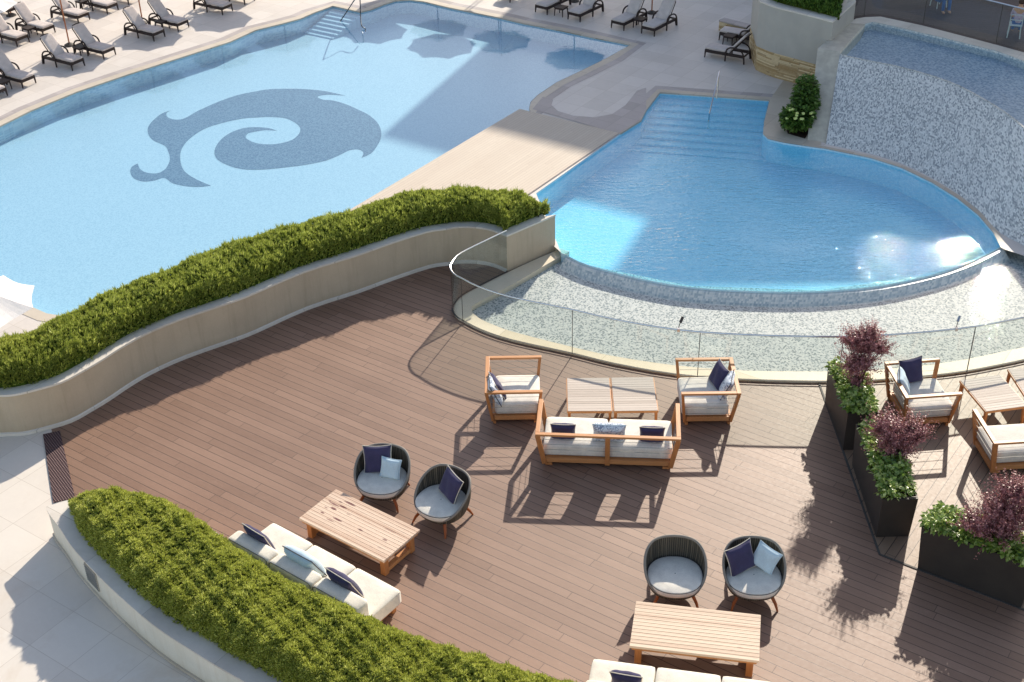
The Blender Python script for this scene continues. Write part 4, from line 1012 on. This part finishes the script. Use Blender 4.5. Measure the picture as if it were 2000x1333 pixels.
SL = modular_sofa('three-seat cream sofa between the long table and the clipped hedge', a, b, bd, 3, .98)
a2, b2 = W(1157, 1284, .42), W(1157, 1284, .42)+Vector((math.cos(R(-12)), math.sin(R(-12)), 0))*2.75
SR = modular_sofa('three-seat cream sofa cut off by the bottom edge of the picture', a2, b2, Vector((-.2, -1, 0)), 3, 1.0)
def on_sofa(S, x, y, z, n, roll=0.0):
    f, rz, s = S[1]; m3 = Matrix.Rotation(rz, 3, 'Z'); p = Vector((f.x, f.y, 0))+m3 @ Vector((x, s*y, z)); return p, look_rot(m3 @ Vector((n[0], s*n[1], n[2])), roll)
GM = 'cushions on the cream sofas'
p, r = on_sofa(SL, .38, .62, .68, (.05, -1, .4)); cushion('navy_cushion', 'navy cushion at the far end of the cream sofa by the hedge', p, r, .52, .14, group=GM)
p, r = on_sofa(SL, 1.32, .58, .68, (.0, -1, .55)); cushion('pale_cushion', 'long pale blue cushion in the middle of the cream sofa', p, r, .54, .22, 'sky_blue', 'piping_dark', w2=.62, group=GM)
p, r = on_sofa(SL, 2.15, .58, .68, (.05, -1, .5)); cushion('navy_cushion', 'navy cushion at the near end of the cream sofa by the hedge', p, r, .54, .18, group=GM)
p, r = on_sofa(SR, .55, .5, .60, (.05, -1, .5)); cushion('navy_cushion', 'navy cushion on the cream sofa at the bottom edge', p, r, .46, .16, group=GM)
p, r = on_sofa(SR, 1.35, .62, .60, (.0, -1, .5)); cushion('pale_cushion', 'pale blue cushion on the cream sofa at the bottom edge', p, r, .46, .18, 'sky_blue', 'piping_dark', w2=.6, group=GM)

# ------------------------------------------------------------------ dark box planters with purple shrubs
def box_planter(label, bl_, br_, depth_dir, depth, h=.84):
    """bl_, br_: ground ends of the side nearest the camera; depth_dir: unit vector away"""
    t = thing('box_planter', label, 'planter', ((bl_+br_)/2+depth_dir*depth/2), 0, 'dark metal planter boxes'); o = t.location
    q = [bl_-o, br_-o, br_+depth_dir*depth-o, bl_+depth_dir*depth-o]; c = sum(q, Vector())/4
    top = [c+(p-c)*1.07 for p in q]; inn = [c+(p-c)*1.0 for p in q]
    m = MB(); n = 4
    vs = [Vector((p.x, p.y, 0)) for p in q]+[Vector((p.x, p.y, h)) for p in top]+[Vector((p.x, p.y, h)) for p in inn]+[Vector((p.x, p.y, h-.1)) for p in inn]
    fs = [(3, 2, 1, 0)]
    for l in range(3): fs += [(l*4+i, l*4+(i+1) % 4, (l+1)*4+(i+1) % 4, (l+1)*4+i) for i in range(4)]
    m.add(vs, fs).build('box', 'planter_black', t, bevel=.004)
    MB().sheet([(p.x, p.y) for p in inn], h-.09).build('soil', 'soil', t)
    return t, o, inn, h
def ground_cover(label, P, n=2600):
    t, o, q, h = P; r = thing('ground_cover_plant', label, 'plant', (o.x, o.y, h-.09), 0, 'leafy plants in the planter boxes'); bl = []
    a = q[0]; ux = q[1]-q[0]; uy = q[3]-q[0]; nx = max(2, int(ux.length/.2)); ny = max(2, int(uy.length/.2))
    for i in range(nx):
        for j_ in range(ny):
            p = a+ux*((i+.5)/nx)+uy*((j_+.5)/ny); k = .8+.5*rng.random()
            bl.append((p.x+rng.normal()*.02, p.y+rng.normal()*.02, .12, .15*k, .15*k, .15*k))
    leaf_ball(r, 'leaves', 'ground_leaf', bl, n, .085, .055, flat=1, droop=.6); return r
def purple_shrub(label, c, blobs, n=5200):
    r = thing('purple_shrub', label, 'shrub', c, 0, 'purple-leaved shrubs in the planter boxes')
    m = MB()
    for b_ in blobs:
        for k in range(4):
            e = Vector((b_[0]+rng.normal()*b_[3]*.4, b_[1]+rng.normal()*b_[4]*.4, b_[2]+abs(rng.normal())*b_[5]*.5)); mid = Vector((e.x*.4, e.y*.4, e.z*.5))
            m.tube([(0, 0, 0), mid, e], .009, 5, taper=[1, .7, .4])
    m.build('branches', 'bark', r)
    # sprays: leaves gathered along short outward twigs
    V = []; tw_n = n//26
    vol = np.array([b[3]*b[4]*b[5] for b in blobs]); vol = vol/vol.sum(); twg = MB()
    for i in range(tw_n):
        b_ = blobs[rng.choice(len(blobs), p=vol)]; d = rng.normal(size=3); d /= np.linalg.norm(d); d[2] = abs(d[2])*.9+.1*rng.normal()
        rr = rng.random()*.45; st = Vector((b_[0]+d[0]*b_[3]*rr, b_[1]+d[1]*b_[4]*rr, b_[2]+d[2]*b_[5]*rr-.05)); dr = (Vector(d)+Vector((0, 0, .35))+Vector(rng.normal(size=3)*.2)).normalized()
        Ls = (.12+.85*rng.random()**.8)*(b_[3]+b_[5])/2*1.15; bend = Vector(rng.normal(size=3)*.12)
        if i % 3 == 0: twg.tube([st, st+dr*Ls*.5+bend*Ls*.3, st+dr*Ls*.92+bend*Ls*.85], .004, 4, taper=[1, .8, .4])
        for k in range(26):
            u = k/25; p = st+dr*Ls*u+bend*Ls*u*u+Vector(rng.normal(size=3)*.01); a = k*2.4
            o1 = dr.orthogonal().normalized(); o2 = dr.cross(o1); ld = (dr*.45+o1*math.cos(a)+o2*math.sin(a)).normalized(); sd = ld.cross(dr).normalized(); L_ = .04*(.6+.8*rng.random())*(1.1-.4*u); w_ = .024
            V += [p, p+ld*L_*.5+sd*w_*.5, p+ld*L_, p+ld*L_*.5-sd*w_*.5]
    twg.build('twigs', 'bark', r)
    nf = len(V)//4; me = bpy.data.meshes.new('foliage'); me.from_pydata([tuple(v) for v in V], [], [(4*i, 4*i+1, 4*i+2, 4*i+3) for i in range(nf)]); me.materials.append(M['purple_leaf'])
    o = bpy.data.objects.new('foliage', me); C.objects.link(o); o.parent = r; return r
n1, f1 = W(1646, 880, 0), W(1611, 786, 0); dv1 = (f1-n1).normalized(); sx1 = Vector((dv1.y, -dv1.x, 0))
PB1 = box_planter('dark planter box farthest up the row, touching the basin edge', n1, n1+sx1*.52, dv1, (f1-n1).length)
n2, f2 = W(1711, 1050, 0), W(1664, 908, 0); dv2 = (f2-n2).normalized(); e2 = W(1775, 1048, 0)
PB2 = box_planter('dark planter box in the middle of the row', n2, e2, dv2, (f2-n2).length)
n3, e3 = W(1792, 1110, 0), W(1994, 1188, 0); d3 = (e3-n3).normalized(); p3 = Vector((-d3.y, d3.x, 0))
PB3 = box_planter('wide dark planter box nearest the camera at the right edge', n3, e3, p3, .55, .86)
ground_cover('bright green leafy plants in the farthest planter box', PB1, 2600); ground_cover('bright green leafy plants in the middle planter box', PB2, 3000); ground_cover('bright green leafy plants in the wide near planter box', PB3, 3000)
def shrub_at(px, py, z, label, blobs, n):
    c = W(px, py, z); return purple_shrub(label, Vector((c.x, c.y, z)), blobs, n)
shrub_at(1672, 760, .8, 'upright purple shrub in the farthest planter box', [(.0, .0, .12, .28, .26, .3), (.0, .05, .46, .4, .3, .4), (.12, .1, .8, .36, .3, .36), (-.12, .05, 1.0, .3, .24, .34), (.34, .12, .78, .28, .22, .26), (.14, .1, 1.08, .26, .2, .3)], 17000)
shrub_at(1748, 890, .8, 'rounded purple shrub in the middle planter box', [(.0, .0, .15, .4, .36, .3), (-.05, .0, .36, .46, .38, .34), (-.2, .05, .54, .36, .34, .32), (.26, .02, .42, .38, .34, .3)], 17000)
shrub_at(1945, 1055, .82, 'spreading purple shrub in the wide near planter box', [(0, 0, .2, .5, .38, .3), (.05, .05, .5, .52, .38, .34), (.48, .0, .42, .44, .38, .34), (-.36, .0, .3, .4, .32, .28), (.15, .1, .82, .36, .3, .3)], 22000)

# ------------------------------------------------------------------ loungers, side tables, parasols
def lounger(label, loc_, rz, group):
    """local: +x runs from the head to the foot, origin at the middle of the foot end"""
    t = thing('sun_lounger', label, 'sun lounger', loc_, rz, group)
    wd, Ls, hs = .46, 1.3, .25
    MB().box((-.62, wd/2, hs-.045), (1.24, .04, .09)).box((-.62, -wd/2, hs-.045), (1.24, .04, .09)).box((-.02, 0, hs-.045), (.04, wd-.04, .09)).box((-.6, 0, hs-.035), (.03, wd-.04, .04)).box((-1.225, 0, hs-.035), (.03, wd-.04, .05)).build('frame', 'wicker', t, bevel=.006)
    for x, y in ((-.02, wd/2), (-.02, -wd/2), (-1.22, wd/2), (-1.22, -wd/2)):
        MB().bar((x, y, hs-.06), (x+(.015 if x > -1 else -.02), y*1.03, 0), .042, .042, t1=.6).build('leg', 'wicker', t)
    bx0, bz0 = -.78, hs; bdx, bdz = -.43, .5
    MB().tube([(bx0, wd/2, bz0), (bx0+bdx*.5, wd/2, bz0+bdz*.52), (bx0+bdx, wd/2-.02, bz0+bdz), (bx0+bdx*1.12, wd/2-.1, bz0+bdz*1.12), (bx0+bdx*1.15, 0, bz0+bdz*1.15), (bx0+bdx*1.12, -wd/2+.1, bz0+bdz*1.12), (bx0+bdx, -wd/2+.02, bz0+bdz), (bx0+bdx*.5, -wd/2, bz0+bdz*.52), (bx0, -wd/2, bz0)], .017, 6).build('back_frame', 'wicker', t)
    for s in (-1, 1):
        y = s*(wd/2+.035)
        pts = [(-.66, y, 0), (-.665, y, .22), (-.70, y, .36), (-.80, y, .43), (-.95, y, .44), (-1.1, y, .40), (-1.2, y, .3), (-1.24, y, .12), (-1.25, y, 0)]
        MB().tube(smooth(pts, 2), .025, 6).build('armrest', 'wicker', t, smooth=True)
    q = MB().rbox((-.39, 0, hs+.03), (.8, wd-.02, .07), .03, 5, puff=.008).build('seat_pad', 'lounger_pad', t, smooth=True, angle=80)
    ang = math.atan2(bdz, -bdx); rot = Matrix.Rotation(ang, 3, 'Y')
    cx, cz = bx0+bdx*.52+.03, bz0+bdz*.52+.05
    m = MB().rbox((0, 0, 0), (.70, wd-.04, .06), .028, 5, puff=.008, rot=rot)
    m.v = [(v[0]+cx, v[1], v[2]+cz) for v in m.v]
    q = m.build('back_pad', 'lounger_pad', t, smooth=True, angle=80)
    for k in (-1, 0, 1):
        MB().bar(Vector((bx0+.03, k*.1, bz0+.085)), Vector((bx0+bdx+.06, k*.1, bz0+bdz+.06)), .006, .004).build('seam', 'piping_light', q)
    return t
GA, GB_, GC_ = 'loungers on the far side of the pool', 'loungers in the shade beyond the pool corner', 'paired loungers by the stone planter'
LNG = [(154, 134, -33, 'lounger nearest the pool edge left of the leaning parasol pole'), (215, 112, -33, 'lounger right of the parasol pole with the dark side table between'), (312, 77, -33, 'lounger with slatted sun stripes left of the second parasol pole'),
       (359, 58, -33, 'lounger right of the second parasol pole'), (445, 26, -33, 'lounger in full shade at the top beside the pool coping'), (58, 168, -33, 'lounger at the left edge whose head is out of the picture'),
       (97, 68, -33, 'lounger in the second row behind a small dark table, back raised'), (46, 87, -33, 'lounger under the white canopy at the left edge'), (165, 43, -33, 'lounger in the second row under the parasol canopy'),
       (221, 24, -33, 'lounger at the top left of the second row, seat in the sun'), (488, 6, -33, 'lounger foot just inside the top edge'), (2, 193, -33, 'lounger foot just inside the left edge'), (262, 6, -33, 'lounger in the third row cut by the top edge'), (30, 30, -33, 'lounger in the third row at the top left corner')]
first = None
for x, y, a, lab in LNG:
    p = W(x, y, Z)
    if first is None: first = lounger(lab, p, R(a), GA)
    else: dup(first, p, R(a), lab, GA)
for x, y, a, lab, g in ((1057, 27, -129, 'shaded lounger cut by the top edge left of a small table', GB_), (1121, 41, -129, 'shaded lounger right of the small table beyond the pool corner', GB_), (1206, 58, -129, 'shaded lounger left of the wooden pole', GB_),
                        (1265, 69, -129, 'shaded lounger right of the wooden pole', GB_), (1382, 107, 149, 'front one of two loungers beside the stone planter', GC_), (1410, 74, 149, 'rear one of two loungers beside the stone planter', GC_), (985, 3, -129, 'shaded lounger barely showing at the top edge', GB_)):
    dup(first, W(x, y, Z), R(a), lab, g)
def small_table(label, loc_, rz, group):
    t = thing('wicker_table', label, 'table', loc_, rz, group)
    MB().box((0, 0, .27), (.34, .34, .03)).box((0, 0, .235), (.3, .3, .04)).build('tabletop', 'wicker', t, bevel=.005)
    for sx in (-1, 1):
        for sy in (-1, 1): MB().bar((sx*.14, sy*.14, .25), (sx*.155, sy*.155, 0), .03, .03, t1=.7).build('leg', 'wicker', t)
    return t
TB = [(160, 108, 'small wicker table between the two loungers nearest the pool'), (318, 57, 'small wicker table between the loungers by the second pole'), (60, 70, 'small wicker table in the second row near the white canopy'), (163, 17, 'small wicker table at the top of the second row'), (8, 176, 'small wicker table at the left edge'),
      (1096, 30, 'small shaded wicker table between two loungers beyond the pool corner'), (1250, 53, 'small shaded wicker table beside the wooden pole'), (1425, 86, 'small dark wicker table between the paired loungers')]
ft = None
for x, y, lab in TB:
    if ft is None: ft = small_table(lab, W(x, y, Z), R(-35), 'small wicker tables between loungers')
    else: dup(ft, W(x, y, Z), R(-35), lab)
def parasol(label, loc_, rz, rad=1.08, zr=1.92, rise=.42, tilt=0):
    t = thing('parasol', label, 'parasol', loc_, rz, 'white octagonal parasols')
    MB().tube([(0, 0, 0), (0, 0, zr+rise-.01)], .022, 8).build('pole', 'pole_wood', t, smooth=True)
    MB().tube([(0, 0, 0), (0, 0, .03), (0, 0, .09)], .16, 16, taper=[1, 1, .25]).build('base', 'dark', t)
    m = MB(); K = 8; n = 6
    def P(k, s, u):   # between rib k and k+1 at s, radius u
        a0, a1 = 2*PI*k/K, 2*PI*(k+1)/K
        p = Vector((math.cos(a0), math.sin(a0), 0)).lerp(Vector((math.cos(a1), math.sin(a1), 0)), s)*rad*u
        sag = .05*math.sin(PI*s)*u; p *= (1-.05*math.sin(PI*s)*u); p.z = zr+rise*(1-u)**1.12-sag*.5; return p
    vs = []; fs = []
    for k in range(K):
        o_ = len(vs)
        for i in range(n+1):
            for j_ in range(n+1): vs.append(P(k, i/n, j_/n))
        fs += [(o_+i*(n+1)+j_, o_+i*(n+1)+j_+1, o_+(i+1)*(n+1)+j_+1, o_+(i+1)*(n+1)+j_) for i in range(n) for j_ in range(n)]
    m.add(vs, fs); cn = m.build('canopy', 'canopy', t)
    for k in range(K):
        a = 2*PI*k/K; MB().tube([Vector((0, 0, zr+rise-.035)), Vector((math.cos(a)*rad*.98, math.sin(a)*rad*.98, zr-.015))], .009, 5).build('rib', 'pole_wood', cn)
    MB().tube([(0, 0, zr+rise-.005), (0, 0, zr+rise+.05)], .02, 8, taper=[1, .4]).build('finial', 'pole_wood', t)
    return t
def shade_base(px, py, zf): 
    q = W(px, py, zf); return q+Vector((math.cos(SUN_AZ), math.sin(SUN_AZ), 0))*((2.1+Z-zf)/math.tan(SUN_EL))
PR = [(W(136, 89, Z), 'parasol on the leaning pole between the loungers nearest the pool'), (W(279, 46, Z), 'parasol on the second pole from the left along the pool'), (W(22, 31, Z), 'parasol at the top left corner of the picture'),
      (W(420, 3, Z), 'parasol above the shaded lounger at the top edge'), (W(546, -28, Z), 'parasol beyond the pool steps, outside the top edge'), (W(-10, 135, Z), 'parasol at the left edge whose canopy shows'),
      (shade_base(722, 72, ZF1), 'parasol beyond the top edge shading the pool by the handrail'), (shade_base(855, 100, ZF1), 'parasol beyond the top edge shading the pool middle'), (W(1273, 26, Z), 'parasol on the wooden pole between the shaded loungers'),
      (W(1122, 3, Z), 'parasol mirrored in the far corner of the pool'), (W(972, -30, Z), 'parasol mirrored in the pool left of the far corner')]
fp = None
for p, lab in PR:
    p = Vector((p.x, p.y, Z))
    if fp is None: fp = parasol(lab, p, R(12))
    else: dup(fp, p, R(12), lab)
pc = W(-45, 593, 2.1)
dup(fp, Vector((pc.x, pc.y, Z)), R(-8), 'large white parasol canopy cut by the left edge beside the curved hedge', scale=1.0)

# ------------------------------------------------------------------ handrails
h1 = thing('pool_handrail', 'bent dark steel handrail over the pool steps at the top', 'handrail', W(665, 42, Z), 0, 'steel pool handrails'); o = h1.location
MB().tube(smooth([W(665, 42, ZW1-.1)-o, W(666, 40, ZW1)-o, W(680, 19, .5)-o, W(694, -2, .85)-o, W(700, -9, .9)-o, W(703, -2, .8)-o, W(704, 25, .42)-o, W(706, 50, .2)-o, W(713, 56, .13)-o, W(714, 62, -.05)-o], 3), .017, 8).build('rail', 'shaded_steel', h1, smooth=True)
c0 = W(1400, 193, Z); h2 = thing('pool_handrail', 'straight bright steel handrail on the steps of the round pool', 'handrail', c0, 0, 'steel pool handrails')
tp = W(1404, 141, Z+.72); q = Vector((tp.x, tp.y, Z+.72)); c1_ = W(1383, 252, ZW2-.1)
MB().tube([(0, 0, 0), Vector((q.x, q.y, Z+.68))-c0, q-c0+Vector((0, -.06, .03)), W(1392, 195, Z+.5)-c0, W(1386, 222, Z+.22)-c0, W(1384, 236, ZW2)-c0, c1_-c0], .018, 8).build('rail', 'steel', h2, smooth=True)

# ------------------------------------------------------------------ people and chairs on the upper terrace
def person(label, loc_, rz, seated=True):
    t = thing('person', label, 'person', loc_, rz, None); s = .78
    me = bpy.data.meshes.new('body')
    if seated:
        J = [(0, 0, .5), (0, .02, .72), (0, .03, .98), (0, .02, 1.08), (0, 0, 1.22), (.1, -.02, .48), (.12, -.42, .5), (.12, -.44, .08), (.12, -.56, .04), (-.1, -.02, .48), (-.12, -.42, .5), (-.12, -.42, .08), (-.12, -.54, .04),
             (.19, .02, .96), (.25, -.04, .72), (.2, -.24, .62), (.17, -.32, .6), (-.19, .02, .96), (-.25, -.04, .72), (-.2, -.24, .62), (-.17, -.32, .6)]
    else:
        J = [(0, 0, .9), (0, .0, 1.12), (0, .0, 1.36), (0, 0, 1.45), (0, -.02, 1.58), (.1, 0, .86), (.11, -.01, .48), (.11, .02, .08), (.12, -.1, .03), (-.1, 0, .86), (-.11, .06, .48), (-.12, .1, .08), (-.13, -.02, .03),
             (.19, 0, 1.36), (.25, .02, 1.1), (.24, -.08, .88), (.24, -.1, .8), (-.19, 0, 1.36), (-.25, .02, 1.1), (-.24, -.08, .88), (-.24, -.1, .8)]
    Eg = [(0, 1), (1, 2), (2, 3), (3, 4), (0, 5), (5, 6), (6, 7), (7, 8), (0, 9), (9, 10), (10, 11), (11, 12), (2, 13), (13, 14), (14, 15), (15, 16), (2, 17), (17, 18), (18, 19), (19, 20)]
    Rr = [.13, .12, .13, .055, .1, .085, .06, .045, .04, .085, .06, .045, .04, .06, .045, .035, .035, .06, .045, .035, .035]
    me.from_pydata([(x*s, y*s, z*s) for x, y, z in J], Eg, []); me.materials.append(M['skin'])
    b = bpy.data.objects.new('body', me); C.objects.link(b); b.parent = t
    sk = b.modifiers.new('skin', 'SKIN'); sb_ = b.modifiers.new('sub', 'SUBSURF'); sb_.levels = sb_.render_levels = 2
    for i, v in enumerate(me.skin_vertices[0].data): v.radius = (Rr[i]*s, Rr[i]*s); v.use_root = (i == 0)
    def cloth(name, mat, ids, eds, grow):
        m2 = bpy.data.meshes.new(name); mp = {k: i for i, k in enumerate(ids)}
        m2.from_pydata([(J[k][0]*s, J[k][1]*s, J[k][2]*s) for k in ids], [(mp[a], mp[b_]) for a, b_ in eds], []); m2.materials.append(M[mat])
        o_ = bpy.data.objects.new(name, m2); C.objects.link(o_); o_.parent = t; o_.modifiers.new('skin', 'SKIN'); q_ = o_.modifiers.new('sub', 'SUBSURF'); q_.levels = q_.render_levels = 2
        for i, v in enumerate(m2.skin_vertices[0].data): v.radius = (Rr[ids[i]]*s*grow, Rr[ids[i]]*s*grow); v.use_root = (i == 0)
    cloth('shirt', 'shirt', [1, 0, 2, 13, 14, 17, 18], [(1, 0), (1, 2), (2, 13), (13, 14), (2, 17), (17, 18)], 1.18)
    cloth('trousers', 'trousers', [0, 5, 6, 7, 9, 10, 11], [(0, 5), (5, 6), (6, 7), (0, 9), (9, 10), (10, 11)], 1.2)
    hz = J[4]; MB().rbox((hz[0]*s, (hz[1]+.02)*s, (hz[2]+.03)*s), (.2*s, .22*s, .2*s), .09*s, 4).build('hair', 'hair', t, smooth=True)
    MB().rbox((0, (hz[1]-.105)*s, (hz[2]-.02)*s), (.03*s, .04*s, .05*s), .012*s, 2).build('nose', 'skin', t, smooth=True)
    return t
ZU = ZT+.05
def bistro_chair(label, loc_, rz):
    t = thing('bistro_chair', label, 'chair', loc_, rz, 'white chairs on the upper terrace'); s = .78
    MB().rbox((0, 0, .45*s), (.42*s, .42*s, .04*s), .015, 3).build('seat', 'white_plastic', t, smooth=True)
    MB().tube([(-.2*s, .2*s, .45*s), (-.2*s, .26*s, .85*s), (.2*s, .26*s, .85*s), (.2*s, .2*s, .45*s)], .014, 6).tube([(-.2*s, .23*s, .66*s), (.2*s, .23*s, .66*s)], .012, 6).build('backrest', 'white_plastic', t)
    for sx in (-1, 1):
        for sy in (-1, 1): MB().tube([(sx*.18*s, sy*.18*s, .45*s), (sx*.21*s, sy*.21*s, 0)], .014, 6).build('leg', 'white_plastic', t)
    return t
pp = W(1985, 78, ZU)
b1 = bistro_chair('white chair behind the glass at the top right corner', pp+Vector((0, .25, 0)), R(160))
dup(b1, W(1838, 20, ZU)+Vector((0, .3, 0)), R(20), 'white chair behind the glass left of the glass joint')
person('person in a pale patterned top and blue trousers seated at the top right corner', pp+Vector((.05, .25, 0)), R(160))
person('person whose shoes show behind the glass of the upper terrace', W(1838, 24, ZU)+Vector((0, .2, 0)), R(15))
